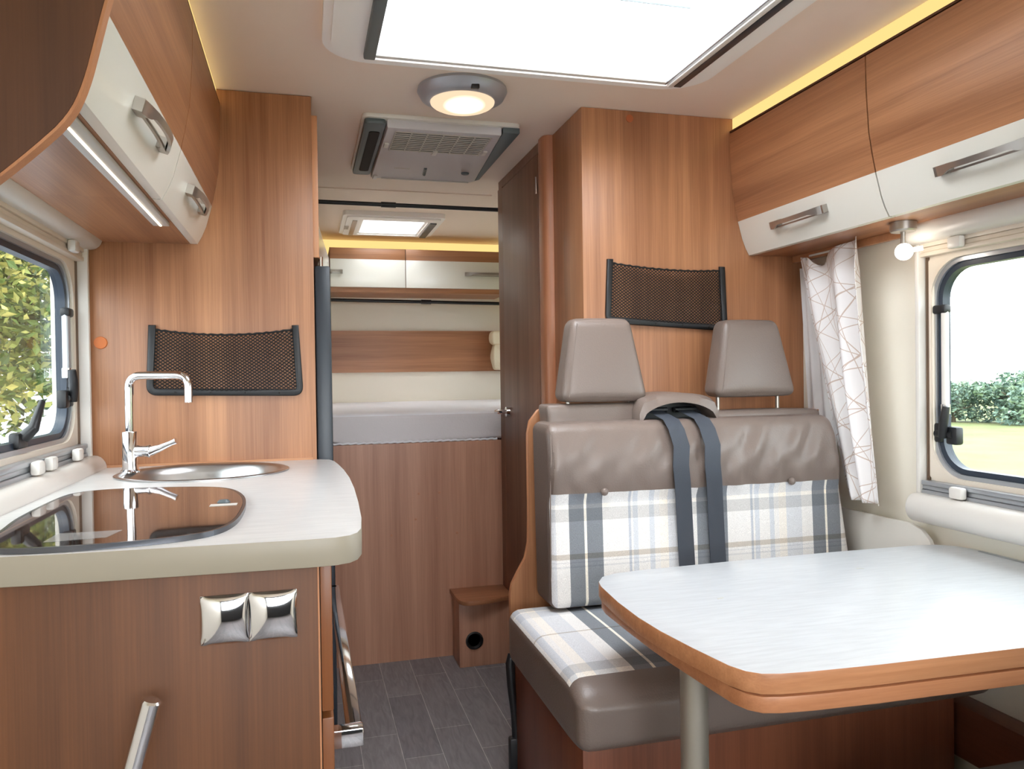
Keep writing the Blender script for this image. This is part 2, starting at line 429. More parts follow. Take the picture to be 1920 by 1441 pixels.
# ---------------------------------------------------------------- windows
def window(n, X, s, ya, yb, za, zb):
    """glass ya..yb, za..zb; X wall inner plane; s=+1 when the room is towards -X"""
    root = thing('window_%d' % n, (X, (ya+yb)/2, za), 'window', kind='structure'); del root['label']
    def dx(d): return X-s*d
    def rg(name, m, o, i, d0, d1, ro, ri, k=8):
        bm = B(); ring(bm, rrect(ya-o, yb+o, za-o, zb+o, ro, k), rrect(ya-i, yb+i, za-i, zb+i, ri, k), 'X', dx(d0), dx(d1)); return obj(name, bm, m, root)
    r = .075
    bm = B(); prism(bm, rrect(ya-.004, yb+.004, za-.004, zb+.004, r), 'X', dx(-.024), dx(-.030)); obj('pane', bm, glass, root)
    rg('seal', dark_seal, .016, -.001, -.034, -.010, r+.014, r)
    rg('window_frame', rail_g, .026, .013, -.034, -.004, r+.022, r+.012)
    rg('inner_frame', plastic_cr, .044 if s < 0 else .037, .024, -.034, .004, .03, r+.02)
    # cassette around it
    bm = B()
    o, i, dd_ = (.062, .045, .034) if s < 0 else (.052, .038, .030)
    for a, b in ((ya-o, ya-i), (yb+i, yb+o)):
        box(bm, *sorted((dx(-.001), dx(dd_))), a, b, za-.10, zb+.09, .003)
    obj('cassette_side', bm, plastic_w, root)
    bm = B()
    for k in (0, 1):
        for y in (ya-i+.002, yb+i-.006): box(bm, *sorted((dx(0), dx(.006+.003*k))), y-.001+.003*k, y+.0005+.003*k, za-.05, zb+.05)
    obj('blind_track', bm, mat('track_brown', (120, 98, 80), .5), root)
    # horizontal rails
    for z, nm in ((za-.072, 'lower_rail'), (zb+.036, 'upper_rail')):
        m_ = rail_g if z < za else plastic_cr
        bm = B()
        for k in range(3): box(bm, *sorted((dx(.0), dx(.026-.004*(k % 2)))), ya-i, yb+i, z+.012*k, z+.012*k+.0115, .002)
        rl = obj(nm, bm, m_, root)
        for y in ((yb-.09, ) if z > za else (yb-.09, yb-.30, yb-.39)):
            bm = B(); box(bm, *sorted((dx(.026), dx(.046))), y-.02, y+.02, z+.004, z+.034, .006); obj('blind_clip', bm, plastic_w, rl)
    # roller cassettes
    for z0, z1, nm in ((zb+.070, zb+.135, 'roller_cassette'), (za-.145, za-.070, 'roller_cassette')):
        pr = []
        h = z1-z0
        for k in range(13):
            a = -PI/2+PI*k/12
            pr.append((dx(.038+.030*math.cos(a)), (z0+z1)/2+h/2*math.sin(a)))
        pr = [(dx(0), z0)]+pr+[(dx(0), z1)]
        bm = B(); prism(bm, pr, 'Y', ya-.10, yb+(.066 if s < 0 else .052), .006); obj(nm, bm, plastic_w, root, smooth=50)
    # stay and latches
    y = yb+.004
    bm = B(); tube(bm, [(dx(-.006), y-.016, za+.15), (dx(-.006), y-.016, zb-.10)], .0095); st = obj('window_stay', bm, rail_g if s < 0 else plastic_w, root)
    bm = B(); box(bm, *sorted((dx(-.018), dx(.006))), y-.026, y+.016, zb-.115, zb-.092, .006); obj('stay_hinge', bm, black_p, st)
    bm = B(); tube(bm, [(dx(-.006), y-.016, za+.14), (dx(-.006), y-.016, za+.165)], .0115); obj('stay_sleeve', bm, chrome, st)
    bm = B()
    box(bm, *sorted((dx(-.018), dx(.0))), y-.004, y+.020, za+.065, za+.115, .004)
    box(bm, *sorted((dx(-.020), dx(.004))), y-.060, y-.024, za+.062, za+.108, .006)
    tube(bm, fillet([(dx(.008), y-.02, za+.080), (dx(.014), y-.028, za+.115), (dx(.012), y-.036, za+.160)], .02), [.011]*8+[.009]*1)
    tube(bm, [(dx(-.0), y-.045, za+.088), (dx(.0), y+.01, za+.088)], .009)
    obj('latch', bm, black_p, root)
    bm = B(); q = .45 if s < 0 else .45
    yy = yb-.36
    box(bm, *sorted((dx(-.02), dx(.002))), yy-.030, yy+.030, za-.012, za+.022, .006)
    tube(bm, [(dx(.0), yy, za+.010), (dx(.02), yy, za+.03), (dx(.022), yy+.02, za+.055), (dx(.02), yy+.06, za+.085)], [.014, .012, .009, .007])
    obj('latch', bm, black_p, root)
window(1, XL, -1, 1.30, 2.240, 1.035, 1.448)
window(2, XR, 1, .73, 1.652, .910, 1.425)
window(5, XR, 1, 3.60, 4.30, 1.205, 1.595)  # unseen window by the bed, added to bring light to the rear

# ---------------------------------------------------------------- skylights
def skylight(n, S, ox0, ox1, oy0, oy1, r, thick, glz):
    root = thing('window_%d' % n, ((S[0]+S[1])/2, (S[2]+S[3])/2, ZC), 'x', kind='structure'); del root['label']
    bm = B(); ring(bm, rrect(ox0, ox1, oy0, oy1, r, 8), rrect(S[0], S[1], S[2], S[3], .012, 8), 'Z', ZC-thick, ZC+.001)
    bmesh.ops.recalc_face_normals(bm, faces=bm.faces)
    obj('window_frame', bm, mat('skylight_white', (250, 246, 242), .4), root, smooth=50)
    bm = B(); ring(bm, rrect(ox0+.02, ox1-.02, oy0+.02, oy1-.02, r-.01, 8), rrect(S[0]-.012, S[1]+.012, S[2]-.012, S[3]+.012, .012, 8), 'Z', ZC-thick-.008, ZC-thick)
    obj('inner_frame', bm, mat('skylight_white', (250, 246, 242), .4), root, smooth=50)
    bm = B(); q = .0008
    for a, b, c, d in ((S[0]-.004, S[0]+q, S[2], S[3]), (S[1]-q, S[1]+.004, S[2], S[3]), (S[0], S[1], S[2]-.004, S[2]+q), (S[0], S[1], S[3]-q, S[3]+.004)): box(bm, a, b, c, d, ZC-.01, ZC+.10)
    obj('shaft', bm, plastic_w, root)
    bm = B(); box(bm, S[0]-.02, S[1]+.02, S[2]-.02, S[3]+.02, ZC+.10, ZC+.106); obj('pane', bm, milk, root)
    return root
sk = skylight(3, S1, .052, 1.066, 1.06, 1.972, .115, .026, .1)
bm = B(); box(bm, .150, .178, 1.24, 1.90, ZC-.048, ZC-.030, .004); obj('blind_cassette', bm, grey_p, sk)
for x0, x1, mm, zz in ((.946, .953, rail_g, .040), (.955, .971, plastic_w, .046), (.974, .996, fridge_m, .044)):
    bm = B(); box(bm, x0, x1, 1.24, 1.905, ZC-zz, ZC-.030, .003); obj('blind_track', bm, mm, sk)
bm = B(); box(bm, .178, .948, 1.888, 1.905, ZC-.040, ZC-.026, .004); obj('blind_bar', bm, plastic_w, sk)
bm = B(); box(bm, .18, .52, 1.74, 1.743, ZC+.088, ZC+.092); box(bm, .56, .94, 1.74, 1.743, ZC+.088, ZC+.092); obj('reinforcing_bar', bm, grey_p, sk)
sk2 = skylight(4, S2, .195, .70, 3.83, 4.36, .03, .022, .1)
bm = B(); box(bm, .245, .268, 3.93, 4.33, ZC-.034, ZC-.030); obj('blind_cassette', bm, satin, sk2)
bm = B(); box(bm, .635, .668, 3.93, 4.33, ZC-.036, ZC-.030); obj('blind_track', bm, fridge_m, sk2)
bm = B()
for k in range(4): box(bm, .212+.006*k, .216+.006*k, 4.08, 4.16, ZC-.034, ZC-.030)
obj('control_button', bm, satin, sk2)

# ---------------------------------------------------------------- ceiling lamp
LC = (.447, 2.165)
lamp = thing('ceiling_lamp', (LC[0], LC[1], ZC), 'round silver-rimmed ceiling lamp with lit frosted dome, between the roof window and the air conditioner', 'lamp')
lathe(B_ := B(), [(.002, 0), (.126, 0), (.128, -.008), (.118, -.026), (.098, -.036), (.092, -.036), (.002, -.03)], (LC[0], LC[1], ZC), n=64)
obj('rim', B_, mat('silver_rim', (176, 178, 186), .35, .3), lamp, smooth=40)
bm = B(); lathe(bm, [(.092, -.034)]+[(.092*math.cos(a), -.036-.024*math.sin(a)) for a in [PI/2*k/8 for k in range(1, 8)]]+[(.002, -.060)], (LC[0], LC[1], ZC), n=64)
dm = emis('x', (255, 226, 190), 1.0); t_nt = dm.node_tree
tc = t_nt.nodes.new('ShaderNodeTexCoord'); vl = t_nt.nodes.new('ShaderNodeVectorMath'); vl.operation = 'LENGTH'; rp = t_nt.nodes.new('ShaderNodeValToRGB')
mpx = t_nt.nodes.new('ShaderNodeMapping'); mpx.inputs['Scale'].default_value = (9, 9, 0); mpx.inputs['Location'].default_value = (0, .22, 0); t_nt.links.new(tc.outputs['Object'], mpx.inputs[0])
rp.color_ramp.elements[0].position = .1; rp.color_ramp.elements[0].color = (1.9, 1.7, 1.35, 1); rp.color_ramp.elements[1].position = .55; rp.color_ramp.elements[1].color = (.50, .36, .24, 1)
t_nt.links.new(mpx.outputs[0], vl.inputs[0]); t_nt.links.new(vl.outputs['Value'], rp.inputs[0])
t_nt.links.new(rp.outputs[0], [n for n in t_nt.nodes if n.type == 'EMISSION'][0].inputs[0]); dm.name = 'lamp_dome_lit'
obj('lamp_shade', bm, dm, lamp, smooth=60)
bm = B(); box(bm, LC[0]+.002, LC[0]+.024, LC[1]-.118, LC[1]-.104, ZC-.036, ZC-.024, .002); obj('switch', bm, black_p, lamp)

# ---------------------------------------------------------------- roof air conditioner
ac = thing('air_conditioner', (.44, 2.72, ZC), 'white and slate grey roof air conditioner with slatted intake on the ceiling', 'air conditioner')
bm = B(); prism(bm, rrect(.186, .690, 2.41, 3.06, .02, 4), 'Z', ZC-.014, ZC, .003); obj('housing', bm, plastic_w, ac)
bm = B(); prism(bm, [(.262, 2.425), (.628, 2.425), (.668, 3.02), (.650, 3.045), (.262, 3.045)], 'Z', ZC-.040, ZC-.012, .005); obj('cover_plate', bm, mat('ac_white', (206, 202, 206), .4), ac)
bm = B(); prism(bm, rrect(.192, .258, 2.42, 3.045, .014, 4), 'Z', ZC-.030, ZC-.012, .004); ch = obj('air_outlet', bm, grey_p, ac)
bm = B(); prism(bm, rrect(.212, .246, 2.50, 2.98, .012, 4), 'Z', ZC-.0325, ZC-.029); obj('outlet_slot', bm, dark_m, ch)
bm = B(); prism(bm, [(.632, 2.42), (.688, 2.42), (.688, 3.02), (.674, 3.045), (.664, 3.045), (.672, 3.02)], 'Z', ZC-.032, ZC-.012, .003); obj('air_outlet', bm, grey_p, ac)
gb = mat('ac_grille_bars', (200, 194, 186), .5)
bm = B(); box(bm, .292, .602, 2.455, 2.655, ZC-.0405, ZC-.038); gr = obj('intake', bm, mat('grille_shadow', (34, 28, 26), .8), ac)
bm = B()
for k in range(11): box(bm, .290, .604, 2.450+.0195*k, 2.4575+.0195*k, ZC-.0425, ZC-.0405)
for k in range(7): box(bm, .289+.0515*k, .293+.0515*k, 2.450, 2.659, ZC-.0428, ZC-.0405)
obj('grille', bm, gb, ac)
for x, y in ((.275, 2.60), (.615, 2.62), (.447, 2.655), (.275, 3.02)):
    bm = B(); box(bm, x-.008, x+.008, y-.022, y+.022, ZC-.046, ZC-.039, .003); obj('catch', bm, plastic_w, ac)
bm = B(); tube(bm, [(.447, 2.86, ZC-.041), (.452, 2.93, ZC-.046)], .006); obj('selector_lever', bm, grey_p, ac)
bm = B(); lathe(bm, [(.001, 0), (.016, 0), (.014, -.006), (.001, -.006)], (.605, 2.90, ZC-.039)); obj('dial', bm, grey_p, ac)
bm = B(); box(bm, .30, .645, 3.030, 3.038, ZC-.043, ZC-.040); obj('seam_line', bm, gb, ac)
fc = bpy.data.curves.new('wordmark', 'FONT')
bm = B()
for k in range(9): box(bm, .335+.0065*k, .339+.0065*k, 2.878, 2.888, ZC-.0412, ZC-.0398)
obj('wordmark', bm, gb, ac)

# ---------------------------------------------------------------- overhead cabinets
PROF = [(0, 1.930), (.001, 1.85), (.008, 1.745), (.018, 1.69), (.027, 1.65), (.043, 1.592), (.054, 1.565), (.066, 1.543)]
def prof_x(z):
    for (a, za), (b, zb) in zip(PROF, PROF[1:]):
        if zb <= z <= za: return a+(b-a)*(za-z)/(za-zb)
    return PROF[0][0] if z > PROF[0][1] else PROF[-1][0]
def handle_bow(bm, base, dirn, n, upv, half):
    """flat bow handle: base centre, dirn along, n outward, upv up"""
    base, dirn, n, upv = map(Vector, (base, dirn, n, upv))
    N = 24; lo = []
    for i in range(N+1):
        u = -1+2*i/N; k = 1-u*u
        c = base+dirn*(u*half)+n*(.011+.019*k**.8)-upv*(.002*k)
        hw = .0108 if abs(u) > .80 else .0062+.0046*max(0, (abs(u)-.62)/.18)
        c = c+upv*(.0108-hw)
        t = .003
        lo.append([bm.verts.new(c+upv*hw+n*t), bm.verts.new(c-upv*hw+n*t), bm.verts.new(c-upv*hw-n*t), bm.verts.new(c+upv*hw-n*t)])
    for a, b in zip(lo, lo[1:]):
        for k in range(4): bm.faces.new((a[k], a[(k+1) % 4], b[(k+1) % 4], b[k]))
    bm.faces.new(lo[0][::-1]); bm.faces.new(lo[-1])
    lb = []
    for i in range(9):      # slim lower bar closing the grip
        u = -.9+1.8*i/8; c = base+dirn*(u*half)+n*(.010+.005*(1-u*u))-upv*.0085
        lb.append([bm.verts.new(c+upv*a*.0022+n*b_*.003) for a, b_ in ((1, 1), (-1, 1), (-1, -1), (1, -1))])
    for a, b in zip(lb, lb[1:]):
        for k in range(4): bm.faces.new((a[k], a[(k+1) % 4], b[(k+1) % 4], b[k]))
    for sgn in (-1, 1):      # feet
        c = base+dirn*(sgn*half*.86); e = []
        for a in (-.16, .16):
            for b_ in (-.0105, .0105):
                for d in (-.004, .016): e.append(c+dirn*(a*half)+upv*b_+n*d)
        vs_ = [bm.verts.new(p) for p in e]
        for q in ((0, 1, 3, 2), (4, 6, 7, 5), (0, 4, 5, 1), (2, 3, 7, 6), (0, 2, 6, 4), (1, 5, 7, 3)): bm.faces.new([vs_[i] for i in q])
def side_cabinet(name, F, s, wall, y0, y1, label, group, hy):
    """F: door face plane at top; s=+1 room towards -X (right wall cabinet)"""
    root = thing(name, ((F+wall)/2, (y0+y1)/2, 1.543), label, 'cabinet', group)
    th = .018
    pr = [(F+s*(x+th+.001), z) for x, z in PROF]
    poly = [(wall, 1.936)]+[(F+s*(th), 1.936)]+pr+[(wall, 1.543)]
    bm = B(); prism(bm, poly, 'Y', y0, y1); obj('body', bm, wood_y, root)
    bm = B(); box(bm, *sorted((F+s*.001, F+s*.02)), y0, y1, 1.934, 1.9395); obj('top_edge', bm, mat('dark_top_edge', (92, 54, 32), .5) if 'dte' not in G else G['dte'], root); 
    zs = 1.650; g = .0021
    up = [p for p in PROF if p[1] > zs]+[(prof_x(zs), zs)]; lo_ = [(prof_x(zs), zs)]+[p for p in PROF if p[1] < zs-1e-6]
    def sheet(pts, off0, off1): return [(F+s*(x+off0), z) for x, z in pts]+[(F+s*(x+off1), z) for x, z in pts[::-1]]
    bm = B(); prism(bm, sheet(up, 0, th), 'Y', y0+g, y1-g); d = obj('door', bm, wood_y, root, smooth=50)
    bm = B(); prism(bm, sheet(lo_, -.0005, th), 'Y', y0+g, y1-g); obj('door_band', bm, cream_door, d, smooth=50, label='cream lower band')
    bm = B(); sl = Vector((-s*1, 0, -.34)).normalized()
    handle_bow(bm, (F+s*prof_x(1.606), hy, 1.606), (0, 1, 0), (-s, 0, -.30), (-s*.30, 0, 1), .12); obj('handle', bm, satin, d, smooth=40)
    for yy in (y0, y1):
        bm = B(); prism(bm, sheet(PROF, .003, .008), 'Y', yy-.0016 if yy == y1 else yy, yy if yy == y1 else yy+.0016)
        obj('seam', bm, dark_m, root)
    return root
G = {}; G['dte'] = mat('dark_top_edge', (92, 54, 32), .5)
side_cabinet('overhead_cabinet', 1.331, 1, XR, 1.597, 2.22, 'overhead cabinet with walnut and cream flap beside the washroom column, above the curtain', 'overhead cabinets on the dinette side', 1.915)
side_cabinet('overhead_cabinet', 1.331, 1, XR, .965, 1.597, 'overhead cabinet with walnut and cream flap directly above the dinette window', 'overhead cabinets on the dinette side', 1.29)
side_cabinet('overhead_cabinet', -.216, -1, XL, 1.750, 2.31, 'overhead cabinet above the tap, touching the tall cabinet wall', 'overhead cabinets on the kitchen side', 2.03)
kc = side_cabinet('overhead_cabinet', -.216, -1, XL, 1.118, 1.750, 'overhead kitchen cabinet nearest the curved shade-darkened wood end panel', 'overhead cabinets on the kitchen side', 1.46)
# curved end panel closing the kitchen cabinets
endp = [(-.205, 1.978), (-.206, 1.85), (-.214, 1.76), (-.226, 1.70), (-.240, 1.655), (-.251, 1.610), (-.267, 1.545), (-.286, 1.502), (-.322, 1.464), (-.364, 1.424), (-.42, 1.375), (-.50, 1.31), (XL, 1.235)]
for _ in range(2):      # round the corners of the outline
    q_ = [endp[0]]
    for (ax, az), (bx, bz) in zip(endp, endp[1:]): q_ += [(.75*ax+.25*bx, .75*az+.25*bz), (.25*ax+.75*bx, .25*az+.75*bz)]
    endp = q_+[endp[-1]]
bm = B(); prism(bm, endp+[(XL, 1.978)], 'Y', 1.098, 1.116, .001, 1)
ep = obj('end_panel', bm, wood('wood_end_panel_shaded', 'Z', (70, 39, 20), (104, 64, 37), rough=.55), cat='panel', label='curved shade-darkened wood panel closing the kitchen cabinets above the window')  # laminate as on the doors; its shaded side is painted in as darker colour
bm = B()
inn = [(x-.0, z) for x, z in endp]
for (a, b) in zip(endp, endp[1:]):
    pass
out_ = [(x+.0035, z-.0015) for x, z in endp]
prism(bm, [(x, z) for x, z in endp]+out_[::-1], 'Y', 1.097, 1.117); obj('edge_band', bm, wood_edge, ep, smooth=60)
# led profile under the kitchen cabinets
ls = thing('light_strip', (-.325, 1.6, 1.543), 'thin lit aluminium light strip under the kitchen cabinets', 'light')
bm = B(); box(bm, -.343, -.307, 1.15, 2.006, 1.534, 1.5425, .001); obj('channel', bm, mat('strip_channel', (196, 190, 184), .4), ls)
bm = B(); box(bm, -.3275, -.3235, 1.15, 2.000, 1.5325, 1.535); obj('light_line', bm, led_white, ls)
# cove light strips above the cabinets
def cove(x0, x1, y0, y1, z0, z1, label):
    bm = B(); box(bm, x0, x1, y0, y1, z0, z1); obj('cove_light', bm, led_warm, cat='light', label=label, group='warm cove lights under the ceiling')
cove(1.342, 1.36, .5, 2.219, 1.9395, 1.979, 'warm yellow cove light strip over the dinette cabinets')
cove(-.245, -.226, 1.118, 2.309, 1.9395, 1.979, 'warm yellow cove light strip over the kitchen cabinets')

# ---------------------------------------------------------------- kitchen: tall cabinet, fridge
tc_ = thing('tall_cabinet', (-.28, 2.7, 0), 'floor to ceiling wood cabinet wall behind the sink, holding the fridge', 'cabinet')
bm = B(); box(bm, XL, .031, 2.31, 2.328, 0, ZC-.002, .001); box(bm, XL, .028, 2.328, 3.16, 1.51, ZC-.002); box(bm, XL, .028, 2.328, 3.16, 0, .12); box(bm, XL, .028, 3.10, 3.16, .12, 1.51); box(bm, XL, -.55, 2.328, 3.10, .12, 1.51)
obj('body', bm, wood_z, tc_)
bm = B(); box(bm, .030, .047, 2.30+.012, 3.14, 1.515, 1.925, .001); obj('door', bm, wood_edge, tc_)
fr = thing('refrigerator', (-.2, 2.7, .12), 'tall anthracite fridge built into the wood wall, behind the worktop', 'fridge')
bm = B(); box(bm, -.54, .03, 2.34, 3.09, .13, 1.50); obj('body', bm, black_p, fr)
bm = B(); box(bm, .033, .078, 2.318, 3.10, .125, 1.492, .006); obj('door', bm, fridge_m, fr)
bm = B(); lathe(bm, [(.001, 0), (.006, 0), (.006, .03), (.001, .03)], (.052, 2.335, 1.490), n=16); obj('hinge', bm, chrome, fr)
bm = B(); lathe(bm, [(.001, 0), (.017, 0), (.016, -.004), (.001, -.005)], (-.532, 2.31, 1.269), 'Y', 32)
obj('wood_cap', bm, orange_m, cat='cap', label='bright orange round cap on the wood wall beside the kitchen window')
bm = B(); lathe(bm, [(.001, 0), (.012, 0), (.012, -.002), (.001, -.002)], (.985, 2.22, 1.955), 'Y', 24)
obj('wood_cap', bm, mat('dull_cap', (178, 98, 56), .5), cat='cap', label='dull orange-brown cap high on the column above the seats')

# ---------------------------------------------------------------- worktop, base unit
wt = [(XL+.001, 1.19), (-.42, 1.185), (-.32, 1.176), (-.165, 1.170), (.0, 1.164), (.040, 1.166), (.062, 1.176), (.074, 1.193), (.082, 1.225), (.089, 1.32), (.095, 1.49), (.099, 1.68), (.099, 1.86), (.094, 2.02), (.086, 2.15), (.078, 2.24), (.066, 2.290), (.040, 2.308), (XL+.001, 2.308)]
bm = B(); prism(bm, wt, 'Z', .888, .930, .0015, 2)
wk = obj('worktop', bm, [top_m, edge_cr], cat='worktop', label='white kitchen worktop with cream edge and rounded corner', pick=lambda f: 0 if f.normal.z > .6 else 1)
# splash strip along the wall
bm = B(); box(bm, XL, XL+.006, 1.15, 2.309, .930, .942); box(bm, XL, .02, 2.303, 2.3099, .930, .936); obj('edge_strip', bm, wood_edge_y, wk)
bu = thing('kitchen_base_cabinet', (-.28, 1.7, 0), 'wood kitchen base cabinet carrying the white worktop', 'cabinet')
bm = B(); box(bm, XL+.003, .014, 1.205, 2.30, 0, .888, .001); obj('body', bm, wood_kit_shaded, bu)
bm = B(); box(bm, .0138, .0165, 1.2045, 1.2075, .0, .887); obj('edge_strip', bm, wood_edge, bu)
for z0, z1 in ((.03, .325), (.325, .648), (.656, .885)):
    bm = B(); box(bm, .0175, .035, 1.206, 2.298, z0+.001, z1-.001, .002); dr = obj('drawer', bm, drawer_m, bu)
    if z1 == .648: HD = dr
bm = B(); box(bm, .010, .0175, 1.208, 2.295, .03, .884); obj('shadow_gap', bm, dark_m, bu)
# long chrome handle
bm = B()
box(bm, .060, .087, 1.372, 2.30, .548, .562, .002)
box(bm, .034, .089, 1.346, 1.374, .530, .562, .003); box(bm, .034, .082, 2.28, 2.30, .548, .562, .003)
obj('handle', bm, chrome, HD, label='long chrome bar handle')
# grab rail on the end face
bm = B()
p0 = Vector((-.208, 1.14, .730)); p1 = Vector((-.282, 1.14, .46))
dv = (p1-p0).normalized(); tube(bm, [p0, p0+dv*.003, p1-dv*.003, p1], [.011, .0132, .0132, .011], 40)
q = p1-dv*.03; tube(bm, [q, q+Vector((0, .066, 0))], .008, 14); q = p0+dv*.20; tube(bm, [q, q+Vector((0, .066, 0))], .008, 14)
obj('grab_rail', bm, chrome, cat='handle', label='slanted chrome tube on the end of the kitchen base cabinet')
# sockets
def socket(x0, x1, label):
    root = thing('wall_socket', ((x0+x1)/2, 1.205, .777), label, 'socket', 'chrome sockets on the kitchen cabinet end')
    bm = B(); ax, az = (x0+x1)/2, .813
    def fn(u, v):
        x = x0+(x1-x0)*u; z = .777+.072*v
        a = min(u, 1-u)*2; b = min(v, 1-v)*2
        e = min(1, min(a, b)*3.2)
        d = .003+.010*max(0, math.sin(PI*u)*math.sin(PI*v))**.45
        return Vector((x, 1.2045-d, z))
    V = grid(bm, fn, 24, 24)
    obj('cover', bm, chrome, root, smooth=0 or 80)
    bm = B(); box(bm, x0+.0005, x1-.0005, 1.2010, 1.2049, .7775, .8485); obj('frame', bm, chrome, root)
def sx(x): return x*1.205/1.27
socket(sx(-.1605), sx(-.0905), 'square chrome socket cover further from the drawers')
socket(sx(-.0895), sx(-.0175), 'square chrome socket cover closer to the drawers')

# sink
SKC = (-.250, 2.095)
si = thing('sink', (SKC[0], SKC[1], .931), 'round stainless steel sink set in the white worktop', 'sink')
def ell(prof, c, z0, bm, n=64, sy=.90):
    loops = []
    for r, h in prof:
        loops.append([bm.verts.new(Vector((c[0]+r*math.cos(2*PI*k/n), c[1]+r*sy*math.sin(2*PI*k/n), z0+h))) for k in range(n)])
    for a, b in zip(loops, loops[1:]):
        for k in range(n): bm.faces.new((a[k], a[(k+1) % n], b[(k+1) % n], b[k]))
    return loops
# real cutout in the worktop through a boolean
def cut(target, bmc):
    me = bpy.data.meshes.new('cut'); bmesh.ops.recalc_face_normals(bmc, faces=bmc.faces); bmc.to_mesh(me); bmc.free()
    c = bpy.data.objects.new('cut', me); COL.objects.link(c)
    md = target.modifiers.new('b', 'BOOLEAN'); md.operation = 'DIFFERENCE'; md.object = c; md.solver = 'EXACT'
    bpy.context.view_layer.update()
    dg = bpy.context.evaluated_depsgraph_get(); ev = target.evaluated_get(dg)
    new = bpy.data.meshes.new_from_object(ev); target.modifiers.clear(); old = target.data; target.data = new
    bpy.data.objects.remove(c); bpy.data.meshes.remove(me)
bm = B(); lp = ell([(.198, -.2), (.198, .1)], SKC, .931, bm); bm.faces.new(lp[0][::-1]); bm.faces.new(lp[1]); cut(wk, bm)
bm = B(); lp = ell([(.001, 0), (.207, 0), (.197, 0), (.001, 0)], SKC, 0, B())
bm = B(); lp = ell([(.208, -.0006), (.208, .002), (.203, .004), (.196, .003), (.188, -.002), (.180, -.02), (.165, -.10), (.14, -.125), (.04, -.135), (.001, -.136)], SKC, .931, bm); bm.faces.new(lp[-1])
obj('bowl', bm, brushed, si, smooth=60)
bm = B(); lathe(bm, [(.001, 0), (.025, 0), (.027, -.004), (.001, -.004)], (SKC[0], SKC[1], .931-.130)); obj('drain', bm, chrome, si)
# base body must not fill the bowl: hollow
bm = B(); box(bm, -.47, -.03, 1.89, 2.29, .70, .95); cut([c for c in bu.children if c.name.startswith('body')][0], B_c := bm) if False else bm.free()
for c in bu.children:
    if c.name.startswith('body'):
        bm = B(); L = ROOT[c.name]; box(bm, -.50-L.x, -.0-L.x, 1.88-L.y, 2.295-L.y, .74, .95)
        # carve in world coordinates: parent empty offset is handled by the evaluated matrices
        me_b = bmesh.new()
        bmesh.ops.translate(bm, verts=bm.verts, vec=L); cut(c, bm)

# tap
TX, TY = -.432, 2.150
tp = thing('tap', (TX, TY, .931), 'chrome kitchen tap with square-bent spout and side lever, behind the sink rim', 'tap')
bm = B(); lathe(bm, [(.001, 0), (.024, 0), (.024, .004), (.0195, .008), (.0185, .02), (.0185, .102), (.017, .104), (.001, .104)], (TX, TY, .932)); obj('body', bm, chrome, tp, smooth=40)
bm = B(); tube(bm, fillet([(TX, TY, 1.03), (TX, TY, 1.178), (TX+.145, TY-.03, 1.178), (TX+.145, TY-.03, 1.108)], .032, 8), .0105, 20); obj('spout', bm, chrome, tp, smooth=50)
bm = B(); tube(bm, [(TX+.015, TY-.002, .986), (TX+.052, TY-.010, .986)], .015, 20); tube(bm, [(TX+.046, TY-.009, .986), (TX+.050, TY-.0098, .986)], .0175, 20); obj('valve', bm, chrome, tp)
bm = B(); tube(bm, [(TX+.050, TY-.012, .986), (TX+.075, TY-.02, .994), (TX+.100, TY-.03, 1.005), (TX+.114, TY-.034, 1.011)], [.013, .009, .007, .008], 16); obj('lever', bm, chrome, tp, smooth=60)

# hob
hb = [(-.454, 1.34), (-.466, 1.44), (-.470, 1.54), (-.470, 1.64), (-.467, 1.70), (-.458, 1.742), (-.435, 1.768), (-.40, 1.780), (-.35, 1.782), (-.27, 1.768), (-.20, 1.745), (-.160, 1.710), (-.135, 1.655), (-.117, 1.58), (-.108, 1.50), (-.106, 1.41), (-.110, 1.32), (-.124, 1.258), (-.150, 1.222), (-.19, 1.202), (-.24, 1.190), (-.32, 1.184), (-.39, 1.192), (-.43, 1.215), (-.448, 1.265)]
cx_ = sum(p[0] for p in hb)/len(hb); cy_h = sum(p[1] for p in hb)/len(hb)
def shrink(pts, d):
    n = len(pts); out = []
    ar = sum(pts[i][0]*pts[(i+1) % n][1]-pts[(i+1) % n][0]*pts[i][1] for i in range(n)); sg = 1 if ar > 0 else -1
    for i in range(n):
        a = Vector(pts[i-1]); b = Vector(pts[i]); c = Vector(pts[(i+1) % n]); t = ((b-a).normalized()+(c-b).normalized()).normalized()
        out.append((b.x-sg*t.y*d, b.y+sg*t.x*d))
    return out
def dense(pts, k=4):
    n = len(pts); out = []
    for i in range(n):
        p0_, p1_, p2_, p3_ = [Vector(pts[(i+j-1) % n]) for j in range(4)]
        for q in range(k):
            t = q/k
            v = .5*((2*p1_)+(-p0_+p2_)*t+(2*p0_-5*p1_+4*p2_-p3_)*t*t+(-p0_+3*p1_-3*p2_+p3_)*t**3); out.append((v.x, v.y))
    return out
hbd = dense(hb)
ho = thing('hob', (-.29, 1.48, .930), 'D-shaped hob with brown mirror-like glass lid set in the worktop', 'hob')
bm = B(); ring(bm, hbd, shrink(hbd, .0055), 'Z', .9302, .9385); obj('trim_ring', bm, mat('hob_trim', (96, 98, 104), .25, .7), ho, smooth=50)
bm = B(); prism(bm, shrink(hbd, .006), 'Z', .9305, .9385); lid = obj('glass_lid', bm, hob_glass, ho, smooth=0)
bm = B(); box(bm, -.168, -.122, 1.470, 1.492, .9386, .9392); obj('label_sticker', bm, plastic_w, lid)
bm = B(); prism(bm, [(-.361, 1.222), (-.359, 1.285), (-.271, 1.285), (-.281, 1.232)], 'Z', .9386, .9390); 
